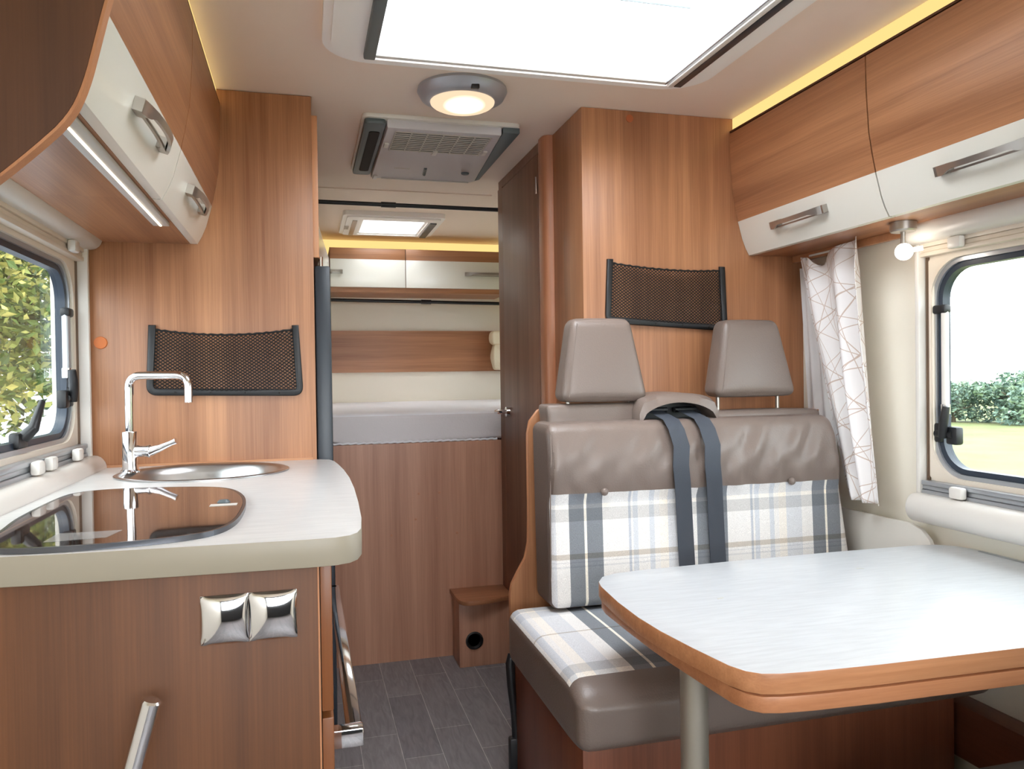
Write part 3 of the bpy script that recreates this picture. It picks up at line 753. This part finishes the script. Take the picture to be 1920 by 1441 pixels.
stk = bpy.data.materials.new('clear_film'); stk.use_nodes = True; stk.node_tree.nodes.clear()
_o = stk.node_tree.nodes.new('ShaderNodeOutputMaterial'); _m = stk.node_tree.nodes.new('ShaderNodeMixShader'); _t = stk.node_tree.nodes.new('ShaderNodeBsdfTransparent'); _d = stk.node_tree.nodes.new('ShaderNodeBsdfDiffuse')
_m.inputs[0].default_value = .14; stk.node_tree.links.new(_t.outputs[0], _m.inputs[1]); stk.node_tree.links.new(_d.outputs[0], _m.inputs[2]); stk.node_tree.links.new(_m.outputs[0], _o.inputs[0])
obj('clear_sticker', bm, stk, lid)
bm = B(); lathe(bm, [(.001, 0), (.012, 0), (.008, .004), (.001, .005)], (-.148, 1.515, .9387)); obj('lid_bumper', bm, grey_p, lid)

# ---------------------------------------------------------------- net pockets
def net_pocket(Y, tl, tr, br, bl, label, sag, nx, nz):
    c = thing('net_pocket', ((tl[0]+tr[0])/2, Y, bl[1]), label, 'net pocket', 'black net pockets on the wood walls')
    wdt = .019; r = .03
    def path(inset):
        o = inset
        pts = [(tl[0]+o, tl[1]), (bl[0]+o, bl[1]+o), (br[0]-o, br[1]+o), (tr[0]-o, tr[1])]
        q = fillet([Vector((p[0], 0, p[1])) for p in pts], max(.006, r-inset), 8)
        return [(v.x, v.z) for v in q]
    bm = B(); prism(bm, path(0)+path(wdt)[::-1], 'Y', Y-.013, Y-.0005, .003, 2); fo = obj('frame', bm, black_p, c, smooth=50)
    for q in (.18, .40, .62, .84):
        x = bl[0]+(br[0]-bl[0])*q; z = bl[1]+(br[1]-bl[1])*q+wdt*.45
        bm = B(); lathe(bm, [(.0005, 0), (.0035, 0), (.003, -.0015), (.0005, -.0015)], (x, Y-.013, z), 'Y', 12); obj('screw', bm, net_m, fo)
    def S(u, v):
        xl = tl[0]+(bl[0]-tl[0])*(1-v)+wdt*.8; xr = tr[0]+(br[0]-tr[0])*(1-v)-wdt*.8
        x = xl+(xr-xl)*u
        zb_ = bl[1]+(br[1]-bl[1])*u+wdt*.7; zt = tl[1]+(tr[1]-tl[1])*u-.012-sag*4*u*(1-u)
        z = zb_+(zt-zb_)*v
        return Vector((x, Y-.009-.016*math.sin(PI*u)*(.25+.75*math.sin(PI*.5*v)), z))
    bm = B()
    def strand(a, b, steps):
        pts = []
        for k in range(steps+1):
            t = k/steps; pts.append(S(a[0]+(b[0]-a[0])*t, a[1]+(b[1]-a[1])*t))
        tube(bm, pts, .00130, 4, cap=False)
    k = -nz
    while k < nx:
        # line u*nx - v*nz = k and mirrored
        for sgn in (1, -1):
            u0, v0 = max(0, k), max(0, -k); L_ = min(nx-u0, nz-v0)
            if L_ <= .3: continue
            a = (u0/nx, v0/nz); b = ((u0+L_)/nx, (v0+L_)/nz)
            if sgn < 0: a = (1-a[0], a[1]); b = (1-b[0], b[1])
            strand(a, b, max(2, int(L_)))
        k += 1
    obj('net', bm, net_m, c, smooth=60)
    bm = B(); pts = [S(u/40, 1)+Vector((0, 0, .0015*math.sin(u*2.4))) for u in range(41)]; tube(bm, pts, .0028, 8); obj('top_cord', bm, net_m, c, smooth=60)
net_pocket(2.31, (-.411, 1.317), (-.014, 1.318), (-.003, 1.115), (-.420, 1.124), 'black net pocket with drooping top cord on the wood wall behind the tap', .016, 30, 18)
net_pocket(2.22, (.902, 1.518), (1.304, 1.503), (1.312, 1.298), (.893, 1.322), 'black net pocket on the column above the taupe headrests', .012, 32, 18)

# ---------------------------------------------------------------- washroom block
bm = B()
box(bm, .826, XR, 2.22, 2.50, 0, ZC-.001, .001)
obj('wall_washroom', bm, wood_z, kind='structure')
bm = B(); box(bm, .822, XR, 2.575, 3.165, 0, ZC-.002); obj('wall_washroom_side', bm, wood_door, kind='structure')
bm = B()
pp = [(.83, 2.50)]+[(.826-.030*math.sin(PI*k/10), 2.5+.082*k/10) for k in range(0, 11)]+[(.83, 2.582)]
prism(bm, [(.86, 2.499), (.826, 2.499), (.806, 2.502), (.797, 2.512), (.794, 2.53), (.794, 2.56), (.799, 2.58), (.81, 2.588), (.86, 2.588)], 'Z', 0, ZC-.002)
obj('trim_2', bm, wood('wood_post', 'Z', (152, 92, 60), (204, 142, 104), seed=3.), kind='structure', smooth=50)
bm = B(); prism(bm, [(2.595, 0), (3.09, 0), (3.09, 1.938), (2.595, 1.940)], 'X', .799, .822, .0015)
dd = obj('door_1', bm, wood_door, kind='structure')
bm = B(); box(bm, .803, .8225, 2.588, 3.165, 1.944, ZC-.002); obj('trim_3', bm, wood_door, kind='structure')
bm = B(); box(bm, .8155, .8225, 2.588, 3.10, 1.937, 1.9455); obj('trim_4', bm, dark_m, kind='structure')
bm = B(); box(bm, .80, .822, 3.092, 3.166, 0, 1.944); obj('trim_5', bm, wood_door, kind='structure')
bm = B(); lathe(bm, [(.001, 0), (.022, 0), (.020, -.012), (.008, -.014), (.008, -.030), (.001, -.030)], (.799, 3.03, 1.018), 'X', 24)
tube(bm, [(.775, 3.03, 1.018), (.762, 3.04, 1.018), (.760, 3.085, 1.016), (.762, 3.10, 1.016)], [.009, .010, .009, .006], 14)
obj('handle', bm, chrome, dd, smooth=50)
bm = B(); tube(bm, [(.797, 2.599, 1.80), (.797, 2.599, 1.86)], .0045, 12); obj('hinge', bm, chrome, dd)

# ---------------------------------------------------------------- bed room
bed = thing('bed', (.85, 3.9, 0), 'raised transverse bed with grey mattress on a walnut front panel', 'bed')
bm = B(); box(bm, .032, .822, 3.170, 3.188, 0, .893); box(bm, .150, XR-.001, 3.188, YR-.001, .86, .893); obj('front_panel', bm, wood_bed_lifted, bed)
def mfn(p, h):
    if p.x < 0: p.x += .060*(p.y+h.y)*(-p.x/h.x)
    if p.z < -h.z*.8: p.z += .004*math.sin(p.x*60)
    return p
bm = B(); cushion(bm, .058, XR-.005, 3.176, YR-.005, .896, 1.018, .022, (0, .0, .0), 16, mfn)
mt = obj('mattress', bm, [sheet_m, mattr], bed, pick=lambda f: 0 if f.normal.z > .5 else 1, smooth=60)
bm = B(); tube(bm, [(.06+.0105*k, 3.174, .8985+.002*math.sin(k*2.1)) for k in range(70)], .0045, 8); obj('piping', bm, sheet_m, mt)
for x, z, r in ((.447, .683, .0045), (.533, .683, .0045), (.433, .578, .0042), (.333, .518, .0042), (.605, .511, .0045), (.520, .578, .0022)):
    bm = B(); lathe(bm, [(.0005, 0), (r*1.2, 0), (r*1.1, -.0015), (.0005, -.0018)], (x, 3.170, z), 'Y', 20); obj('screw_cap', bm, cap_m, bed)
# left flank of the bed recess
bm = B(); prism(bm, [(XL, 3.17), (.030, 3.17), (.145, YR-.001), (XL, YR-.001)], 'Z', 0, 1.893); obj('wall_bed_left', bm, wall_m, kind='structure')
bm = B(); prism(bm, [(0, 3.18), (.038, 3.18), (.150, YR-.002), (.10, YR-.002)], 'Z', 1.200, 1.442); box(bm, .130, XR, YR-.018, YR-.001, 1.195, 1.445); obj('trim_6', bm, wood_x, kind='structure')
# overhead cabinets at the back
def rear_cabinet(x0, x1, hx, label, hw=.12):
    root = thing('overhead_cabinet', ((x0+x1)/2, 4.55, 1.64), label, 'cabinet', 'overhead cabinets above the bed')
    bm = B(); box(bm, x0, x1, 4.42, YR-.001, 1.645, 1.893); obj('body', bm, wood_x, root)
    bm = B(); box(bm, x0+.002, x1-.002, 4.40, 4.418, 1.828, 1.890, .001); d = obj('door', bm, wood_x, root)
    bm = B(); box(bm, x0+.002, x1-.002, 4.399, 4.418, 1.672, 1.828, .001); obj('door_band', bm, cream_door, d, label='cream lower band')
    bm = B(); handle_bow(bm, (hx, 4.399, 1.755), (1, 0, 0), (0, -1, 0), (0, 0, 1), hw); obj('handle', bm, satin, d)
rear_cabinet(.145, .565, .180, 'overhead cabinet above the bed, next to the fridge side', .034)
rear_cabinet(.565, 1.16, 1.03, 'overhead cabinet above the bed, half hidden by the washroom door')
bm = B(); prism(bm, [(.034, 3.2), (.048, 3.2), (.142, 4.397), (.128, 4.397)], 'Z', 1.672, 1.825); obj('side_cabinet', bm, cream_door, cat='cabinet', label='narrow cream cabinet front on the side wall of the bed, just past the fridge')
cove(XL+.02, 1.5, 4.675, 4.69, 1.80, 1.9795, 'warm yellow cove light strip above the bed cabinets')
def pole(p0, p1, r, label):
    bm = B(); tube(bm, [p0, p1], r, 14); q = Vector(p0).lerp(Vector(p1), .40)
    o = obj('curtain_pole', bm, black_p, cat='pole', label=label)
    bm = B(); d = (Vector(p1)-Vector(p0)).normalized(); tube(bm, [q-d*.03, q+d*.03], r*1.35, 14); 
    bmesh.ops.translate(bm, verts=bm.verts, vec=(0, 0, 0)); j = obj('joint', bm, black_p, o)
pole((.031, 3.22, 1.878), (.82, 3.22, 1.876), .0085, 'black pole across the top of the bed opening, below the ceiling')
pole((.150, 4.60, 1.618), (1.55, 4.60, 1.603), .010, 'thin black pole under the bed cabinets')
# cream curtain tied at the wall
def cfn(p, h):
    p.x *= (.92+.10*math.cos(p.z*30)); p.y += .006*math.sin(p.x*160); return p
pl = thing('bed_curtain', (1.16, 4.62, 1.19), 'short cream fabric curtain gathered against the walnut band above the bed', 'curtain')
bm = B(); cushion(bm, 1.112, 1.30, 4.58, 4.66, 1.20, 1.365, .02, (.0, .01, 0), 12, cfn); obj('lower_fold', bm, fabric_cr, pl, smooth=60)
bm = B(); cushion(bm, 1.105, 1.30, 4.57, 4.66, 1.355, 1.44, .02, (.0, .0, 0), 10, cfn); obj('upper_fold', bm, fabric_cr, pl, smooth=60)
# step box
sb = thing('step_box', (.69, 3.09, 0), 'small walnut step box with rounded lid and round black vent, below the bed', 'box')
bm = B(); box(bm, .580, .80, 3.022, 3.169, 0, .262, .001); obj('body', bm, wood_bed_lifted, sb)
bm = B(); prism(bm, [(.570, 3.169), (.572, 3.03), (.578, 2.995), (.592, 2.972), (.615, 2.962), (.66, 2.962), (.798, 3.0), (.798, 3.169)], 'Z', .262, .280, .002); obj('lid', bm, wood('wood_step_lid', 'X', (140, 86, 56), (196, 136, 98)), sb, smooth=50)
bm = B(); lathe(bm, [(.034, .0), (.036, -.006), (.030, -.008), (.026, -.004), (.024, .0), (.001, .0)], (.640, 3.021, .106), 'Y', 36); obj('vent', bm, rubber, sb)

# ---------------------------------------------------------------- dinette bench
BL_ = Vector((1.03, 1.8, 0))
be = thing('dinette_bench', BL_, 'two-seat travel bench with taupe leather and grey plaid cushions facing the table', 'bench')
bm = B(); box(bm, .555, 1.515, 1.53, 2.098, 0, .398, .001); obj('base', bm, wood('wood_bench_base', 'Z', (104, 58, 40), (146, 88, 62), seed=6.), be)  # wood colour lowered a little for the deep shade under the table
bp_ = [(1.57, .02), (.560, .02), (.552, .40), (.550, .545), (.556, .575), (.575, .61), (.596, .645), (.606, .69), (.608, .80), (.608, 1.00), (.616, 1.035), (.640, 1.065), (.680, 1.082), (.74, 1.084), (1.06, 1.084), (1.10, 1.045), (1.57, 1.045)]
bm = B(); prism(bm, bp_, 'Y', 2.100, 2.118, .0005, 1)
obj('back_panel', bm, [wood_z, wood_edge], be, pick=lambda f: 1 if abs(f.normal.y) < .5 else 0)
LOC = tuple(BL_)
def seat_fn(p, h):
    return p
seat_weft = [(1.40, ONE), (1.475, BG), (1.505, CL), (1.515, BG), (1.548, ONE), (1.74, BB), (1.745, ONE), (1.76, ONE), (1.90, BG), (1.935, CL), (1.945, BG), (1.99, ONE)]
seat_weft = [(1.40, CL), (1.512, GB), (1.555, ONE), (1.745, BB), (1.752, ONE), (1.885, BG), (1.93, CL), (1.938, GB), (2.0, ONE)]
plaid_seat = plaid('plaid_seat', LOC, .660, 1, seat_weft)
back_weft = [(.50, ONE), (.660, BG), (.665, ONE), (.672, BG), (.676, ONE), (.682, BB), (.696, ONE), (.780, GB), (.813, CL), (.824, BG), (.90, ONE)]
plaid_back = plaid('plaid_back', LOC, .660, 2, back_weft)
SX0, SX1, SY0, SY1, SZ0, SZ1 = .512, 1.535, 1.425, 1.995, .400, .545
def sfn(p, h):
    # softer, deeper rounding towards the front
    if p.y < 0:
        k = max(0, (-p.y-(h.y-.10))/.10)
        if p.z > 0: p.z -= .030*k*k*(p.z/h.z)
        else: p.z += .012*k*k*(-p.z/h.z)
    return p
bm = B(); cushion(bm, SX0, SX1, SY0, SY1, SZ0, SZ1, .032, (0, .008, .006), 30, sfn)
for v in bm.verts: pass
def seatpick(f):
    c = f.calc_center_median()+BL_
    if c.y > 1.492 and f.normal.z > .45: return 0
    return 1
sc_ = obj('seat_cushion', bm, [plaid_seat, leather], be, pick=seatpick, smooth=80)
# backrest
BX0, BX1, BY0, BY1 = .607, 1.502, 1.905, 2.055
def bfn(p, h):
    z = p.z
    # right edge runs outwards towards the bottom, top leans back slightly
    if p.x > 0: p.x += -.030*(z/h.z)*(p.x/h.x)
    p.y += .012*(z/h.z)
    if p.y < .0 and z > .035:          # leather roll with puckers
        k = min(1, (z-.035)/.03)*min(1, (h.z-z)/.05)
        p.y -= .022*math.sin(min(1, max(0, (z-.035)/(h.z-.035)))*PI)
        p.y -= k*.0085*(math.sin(p.x*58+3*math.sin(z*22))*.6+.5*math.sin(p.x*97+1.3+5*math.sin(z*13)))*(.4+.6*max(0, math.cos((p.x-.12)*5)))
    return p
bm = B(); cushion(bm, BX0, BX1, BY0, BY1, .553, 1.038, .026, (0, .006, 0), 70, bfn)
def backpick(f):
    c = f.calc_center_median()+BL_
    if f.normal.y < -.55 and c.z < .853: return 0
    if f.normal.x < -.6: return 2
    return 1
bk = obj('backrest', bm, [plaid_back, leather, leather_s], be, pick=backpick, smooth=80)
for x in (.757, 1.322):
    bm = B(); lathe(bm, [(.001, .004), (.010, .004), (.0105, 0), (.008, -.005), (.001, -.0075)], (x, 1.893, .856), 'Y', 24); obj('button', bm, leather, bk, smooth=60)
bm = B(); tube(bm, [(BX0+.006, BY0+.006, .57), (BX0+.004, BY0+.004, .70), (BX0+.004, BY0+.001, .86), (BX0+.006, BY0-.006, .95), (BX0+.008, BY0+.006, 1.01)], .0018, 8); obj('seam', bm, leather, bk)
# top bolsters behind the backrest
bm = B(); cushion(bm, .640, .915, 2.00, 2.092, .98, 1.084, .012, (0, 0, 0), 8, lambda p, h: Vector((p.x*(1-.04*(p.z/h.z)*(1 if p.x > 0 else -1)), p.y, p.z))); obj('bolster', bm, leather, be, smooth=60)
bm = B(); cushion(bm, 1.11, 1.50, 2.00, 2.092, .98, 1.052, .015, (0, 0, .005), 8); obj('bolster', bm, leather, be, smooth=60)
# belt housing: arched leather hood
hs = B()
def hood(u, v):
    # u across 0..1, v front(0)->back(1)
    x = .895+.245*u; a = 4*u*(1-u)
    return Vector((x, 1.955+.13*v, 1.055+.040*a**.6+.018*v))
H0, H1 = .893, 1.118
arch = [(H0, 1.02)]+[(H0+(H1-H0)*k/20, 1.036+.048*(math.sin(PI*k/20))**.5) for k in range(21)]+[(H1, 1.02)]
outer = [(H0-.008, 1.02)]+[(H0-.008+(H1-H0+.016)*k/20, 1.050+.044*min(1, (math.sin(PI*k/20))**.25)) for k in range(21)]+[(H1+.008, 1.02)]
def shift(v): return v
bm = B(); n_ = len(arch)
F0 = [bm.verts.new((x, 1.945, z)) for x, z in arch]; F1 = [bm.verts.new((x, 1.950, z+.004)) for x, z in outer]
F2 = [bm.verts.new((x, 1.975, z+.016)) for x, z in outer]; F3 = [bm.verts.new((x, 2.09, z+.018)) for x, z in outer]; F4 = [bm.verts.new((x, 2.03, z)) for x, z in arch]
for A_, Bq in ((F4, F0), (F0, F1), (F1, F2), (F2, F3)):
    for k in range(n_-1): bm.faces.new((A_[k], A_[k+1], Bq[k+1], Bq[k]))
bm.faces.new(F3)
hg = obj('belt_housing', bm, leather, be, smooth=50)
bm = B(); box(bm, H0+.004, H1-.004, 2.02, 2.085, 1.0, 1.085); obj('belt_slot', bm, black_p, hg)
bm = B()
for x in (.955, 1.045):
    tube(bm, [(x-.03, 2.0, 1.062), (x+.035, 2.0, 1.062)], .008, 12)
obj('belt_guide', bm, black_p, hg)
def belt(x0, x1, x2):
    pts = [(x0, 2.00, 1.062), (x0+.004, 1.955, 1.052), (x0+.008, 1.905, 1.040), (x0+.012, 1.882, 1.015), (x0+.020, 1.868, .97), (x1-.014, 1.866, .92), (x1-.006, 1.872, .87), (x1, 1.880, .83), (x1+.006, 1.884, .74), (x1+.012, 1.886, .64), (x2, 1.886, .56)]
    bm = B(); W2 = .0235
    lo = []
    for p in pts:
        p = Vector(p); lo.append([bm.verts.new(p+Vector((a*W2, b, 0))) for a, b in ((-1, -.0009), (1, -.0009), (1, .0009), (-1, .0009))])
    for a, b in zip(lo, lo[1:]):
        for k in range(4): bm.faces.new((a[k], a[(k+1) % 4], b[(k+1) % 4], b[k]))
    bm.faces.new(lo[0][::-1]); bm.faces.new(lo[-1])
    obj('seat_belt', bm, belt_m, be, smooth=60)
belt(.948, .978, .988); belt(1.040, 1.072, 1.082)
# headrests
def headrest(cx, half_b, half_t, zb_, zt_, y):
    hh = (zt_-zb_)/2; hy = .05
    def fn(p, h):
        t = (p.z+h.z)/(2*h.z); t = max(0, min(1, t))
        sc = (half_b+(half_t-half_b)*t)/half_b
        p.x *= sc; p.y = p.y*(1-.25*t)+.02*t
        return p
    bm = B(); cushion(bm, cx-half_b, cx+half_b, y-hy, y+hy, zb_, zt_, .026, (0, .008, .003), 22, fn); h = obj('headrest', bm, leather, be, smooth=80)
    bm = B(); pts = []
    for k in range(15):
        t = .06+.88*k/14; xx = -(half_b+(half_t-half_b)*t)+.016
        pts.append((cx+xx, y-(hy)*(1-.25*t)+.02*t-.0005, zb_+2*hh*t))
    tube(bm, pts, .0014, 8); obj('seam', bm, leather, h)
    for sgn in (-1, 1):
        bm = B(); tube(bm, [(cx+sgn*(half_b-.035), y+.01, zb_-.075), (cx+sgn*(half_b-.035), y+.01, zb_+.02)], .006, 14); obj('post', bm, satin, h)
headrest(.803, .129, .088, 1.090, 1.320, 2.03)
headrest(1.288, .136, .090, 1.094, 1.320, 2.05)
# buckle strap
bm = B()
pts = [(.548, 2.085, .385), (.542, 2.08, .36), (.545, 2.078, .30), (.552, 2.076, .22), (.556, 2.075, .15)]
tube(bm, pts, [.010, .013, .013, .011, .012], 10); sbk = obj('buckle_strap', bm, black_p, be, smooth=60)
bm = B(); box(bm, .535, .580, 2.062, 2.09, .045, .155, .006); obj('buckle', bm, black_p, sbk)
bm = B(); prism(bm, [(2.18, .42), (2.18, .755), (1.96, .752), (1.72, .755), (1.68, .745), (1.652, .722), (1.635, .69), (1.60, .60), (1.55, .42)], 'X', 1.560, 1.572, .001)
obj('side_board', bm, mat('grey_white_board', (212, 208, 200), .5), cat='panel', label='low pale side board with rounded corner between bench and wall under the curtain')
bm = B(); box(bm, 1.535, XR-.001, .6, 2.09, .215, .345, .001); obj('heating_ledge', bm, wood('wood_ledge', 'Y', (96, 54, 38), (130, 80, 58)), cat='ledge', label='dark wood ledge along the wall under the table')
bm = B(); tube(bm, [(XR-.014, 1.52, .712), (XR-.014, 1.0, .712)], .010, 10); obj('table_wall_rail', bm, rail_g, cat='rail', label='grey metal wall rail at the far right end of the table')

# ---------------------------------------------------------------- table
tb = thing('table', (.70, 1.28, 0), 'white dinette table with rounded wood-edged top on a metal leg', 'table')
tp_ = [(.594, 1.515), (.603, 1.55), (.625, 1.585), (.66, 1.603), (.72, 1.612), (.95, 1.622), (1.25, 1.628), (1.50, 1.624), (1.545, 1.615), (1.580, 1.585), (1.596, 1.54), (1.600, 1.48), (1.600, .98), (1.10, .974), (.835, .981), (.72, .988), (.672, .994), (.645, 1.002), (.628, 1.018), (.616, 1.045), (.600, 1.13), (.587, 1.22), (.582, 1.30), (.584, 1.40)]
bm = B(); prism(bm, tp_, 'Z', .688, .720, .002, 2)
obj('tabletop', bm, [table_m, wood('wood_table_edge', 'X', (166, 108, 70), (204, 146, 104), coarse=3)], tb, pick=lambda f: 0 if f.normal.z > .5 else 1)
lw = [(x+(.020*math.sin(PI*min(1, max(0, (y-1.0)/.6))) if x < .70 else 0), y) for x, y in tp_]
bm = B(); prism(bm, [(x+.001, y+.0) for x, y in lw], 'Z', .660, .685, .002, 2); ll = obj('extension_leaf', bm, wood('wood_leaf_edge', 'X', (160, 102, 66), (198, 138, 98), coarse=3), tb)
bm = B(); prism(bm, shrink(tp_, .012), 'Z', .684, .689); obj('slide_gap', bm, grey_p, tb)
bm = B(); tube(bm, [(.680, 1.275, .0), (.680, 1.275, .661)], .0255, 32); obj('leg', bm, alu_leg, tb)
bm = B(); lathe(bm, [(.001, 0), (.09, 0), (.09, .006), (.03, .016), (.001, .016)], (.680, 1.275, 0)); obj('foot_plate', bm, alu_leg, tb)
for x, y, a in ((.785, 1.36, .3), (1.20, 1.47, -.5)):
    bm = B(); box(bm, x-.008, x+.008, y-.0015, y+.0015, .7201, .7206); bmesh.ops.rotate(bm, verts=bm.verts, cent=(x, y, .72), matrix=Matrix.Rotation(a, 3, 'Z')); obj('scratch', bm, mat('scratch', (206, 206, 196), .6), tb)

# cab seat turned towards the table
cs = thing('cab_seat', (1.22, .78, 0), 'grey upholstered cab seat edge tucked under the table', 'seat')
gs = mat('grey_seat', (120, 122, 122), .8)
bm = B(); cushion(bm, .96, 1.50, .52, 1.135, .33, .452, .035, (0, 0, .0), 10); obj('seat', bm, gs, cs, smooth=60)
bm = B(); cushion(bm, .98, 1.48, .36, .50, .42, 1.05, .05, (0, .01, 0), 10); obj('backrest', bm, gs, cs, smooth=60)
bm = B(); box(bm, 1.05, 1.40, .60, 1.0, 0, .34, .01); obj('pedestal', bm, black_p, cs)

# ---------------------------------------------------------------- reading spot
sp = thing('spotlight', (1.487, 1.652, 1.543), 'small nickel spotlight with glowing round bulb under the dinette cabinets', 'lamp')
bm = B(); lathe(bm, [(.001, 0), (.032, 0), (.032, -.020), (.029, -.024), (.001, -.024)], (1.487, 1.652, 1.5425)); obj('base', bm, satin, sp)
bm = B(); tube(bm, [(1.487, 1.652, 1.522), (1.487, 1.652, 1.485)], .0065, 14); obj('stem', bm, satin, sp)
bm = B(); bmesh.ops.create_uvsphere(bm, u_segments=32, v_segments=20, radius=.0215); bmesh.ops.translate(bm, verts=bm.verts, vec=(1.489, 1.652, 1.468)); obj('bulb', bm, bulb_e, sp, smooth=80)
bm = B(); tube(bm, [(1.487, 1.640, 1.468), (1.510, 1.612, 1.472)], .006, 12); obj('switch_pin', bm, led_white, sp)
bm = B(); box(bm, 1.558, 1.572, .5, 2.219, 1.522, 1.543, .001); obj('pelmet_strip', bm, wood_edge_y, cat='trim strip', label='narrow light wood strip along the underside of the dinette cabinets')

# ---------------------------------------------------------------- curtain
def curt(u, v):
    # u 0..1 from the column towards the camera, v 0 top .. 1 bottom
    y = 2.152-.310*u+ (.0*v)
    yb_ = 1.925-.155*u
    k = v**1.25
    yy = y*(1-k)+yb_*k
    z = 1.530-.735*v-.012*math.sin(u*PI*1.5)*(1-v)
    fold = math.sin(u*PI*5.2+.6)*.020*(1-.25*v)+.006*math.sin(u*23+v*4)
    if v < .12: fold *= .6+.4*v/.12
    x = 1.535-.02*u+fold
    # drooping gap in the heading
    d = math.exp(-((u-.36)/.07)**2)*math.exp(-v*60)*.055
    return Vector((x, yy, z-d))
bm = B(); grid(bm, curt, 90, 60, uv=lambda u, v: (u*.55, v*1.0))
cu = obj('curtain', bm, curtain_m, smooth=80, cat='curtain', label='white curtain with thin brown line pattern hanging beside the dinette window')
cu.modifiers.new('s', 'SOLIDIFY').thickness = .0015
def curt2(u, v):
    y = 2.19-.10*u; z = 1.50-.60*v
    return Vector((1.565+.008*math.sin(u*14), y*(1-v)+(2.14-.12*u)*v, z))
bm = B(); grid(bm, curt2, 30, 10); l2 = obj('lining', bm, mat('grey_lining', (214, 212, 212), .9), cu, smooth=80)
bm = B(); tube(bm, [(1.56, 2.13, 1.532), (1.56, 1.93, 1.532)], .004, 10); obj('curtain_rail', bm, plastic_w, cu)

# ---------------------------------------------------------------- outside
bm = B(); box(bm, XR+.3, 90, -60, 120, -1.2, -1.0); obj('ground', bm, field_m, kind='structure')
bm = B(); box(bm, -90, XR+.3, -60, 120, -1.2, -1.0); obj('ground_gravel', bm, gravel_m, kind='structure')
def leaves(bm, c, rad, n, size, hollow=.55, seed=1):
    rnd = random.Random(seed)
    lobes = [(Vector((rnd.uniform(-.6, .6), rnd.uniform(-.6, .6), rnd.uniform(-.7, .6))), rnd.uniform(.35, .6)) for _ in range(14)]
    for i in range(n):
        lc, lr = rnd.choice(lobes)
        d = Vector((rnd.gauss(0, 1), rnd.gauss(0, 1), rnd.gauss(0, 1))).normalized()*lr*rnd.uniform(hollow, 1)
        p = lc+d; p = Vector((c[0]+p.x*rad[0], c[1]+p.y*rad[1], c[2]+p.z*rad[2]))
        s = size*rnd.uniform(.6, 1.3)
        a = Vector((rnd.gauss(0, 1), rnd.gauss(0, 1), rnd.gauss(0, .6))).normalized(); b = a.cross(Vector((rnd.gauss(0, 1), rnd.gauss(0, 1), rnd.gauss(0, 1)))).normalized(); nn = a.cross(b)
        v = [bm.verts.new(p+q) for q in (a*s*.9, b*s*.42+nn*s*.12, -a*s*.7, -b*s*.42+nn*s*.12)]
        bm.faces.new((v[0], v[1], v[2])); bm.faces.new((v[0], v[2], v[3]))
def tree(loc, rad, zc, n, size, lm, label, group=None, seed=1, trunk=.12):
    t = thing('tree', loc, label, 'tree', group)
    bm = B(); tube(bm, [loc, (loc[0]+.05, loc[1], loc[2]+(zc-loc[2])*.6), (loc[0], loc[1]+.05, zc)], [trunk, trunk*.8, trunk*.4], 10)
    for k in range(6):
        a = k*1.1; tube(bm, [(loc[0], loc[1], loc[2]+(zc-loc[2])*(.5+.07*k)), (loc[0]+rad[0]*.6*math.cos(a), loc[1]+rad[1]*.6*math.sin(a), zc+rad[2]*(-.2+.12*k))], [trunk*.5, trunk*.12], 6)
    obj('trunk', bm, bark, t)
    bm = B(); leaves(bm, (loc[0], loc[1], zc), rad, n, size, seed=seed); obj('foliage', bm, lm, t, smooth=0, recalc=False)
    return t
tree((-2.3, 5.2, -1), (1.6, 1.8, 1.85), 2.75, 75000, .036, leaf_near, 'large flowering tree with yellow-green leaves outside the kitchen window', seed=3)
tree((-4.9, 9.6, -1), (2.9, 2.2, 2.6), 3.3, 26000, .12, leaf_near, 'second dense tree further behind the flowering tree outside the kitchen window', seed=5)
def copytree(o, loc, s, rz, label, group):
    r = o.copy(); COL.objects.link(r); r.location = loc; r.scale = (s, s, s); r.rotation_euler = (0, 0, rz); r['label'] = label; r['group'] = group
    for ch_ in list(o.children):
        c = ch_.copy(); COL.objects.link(c); c.parent = r
GRP = 'far hedgerow trees beyond the meadow'
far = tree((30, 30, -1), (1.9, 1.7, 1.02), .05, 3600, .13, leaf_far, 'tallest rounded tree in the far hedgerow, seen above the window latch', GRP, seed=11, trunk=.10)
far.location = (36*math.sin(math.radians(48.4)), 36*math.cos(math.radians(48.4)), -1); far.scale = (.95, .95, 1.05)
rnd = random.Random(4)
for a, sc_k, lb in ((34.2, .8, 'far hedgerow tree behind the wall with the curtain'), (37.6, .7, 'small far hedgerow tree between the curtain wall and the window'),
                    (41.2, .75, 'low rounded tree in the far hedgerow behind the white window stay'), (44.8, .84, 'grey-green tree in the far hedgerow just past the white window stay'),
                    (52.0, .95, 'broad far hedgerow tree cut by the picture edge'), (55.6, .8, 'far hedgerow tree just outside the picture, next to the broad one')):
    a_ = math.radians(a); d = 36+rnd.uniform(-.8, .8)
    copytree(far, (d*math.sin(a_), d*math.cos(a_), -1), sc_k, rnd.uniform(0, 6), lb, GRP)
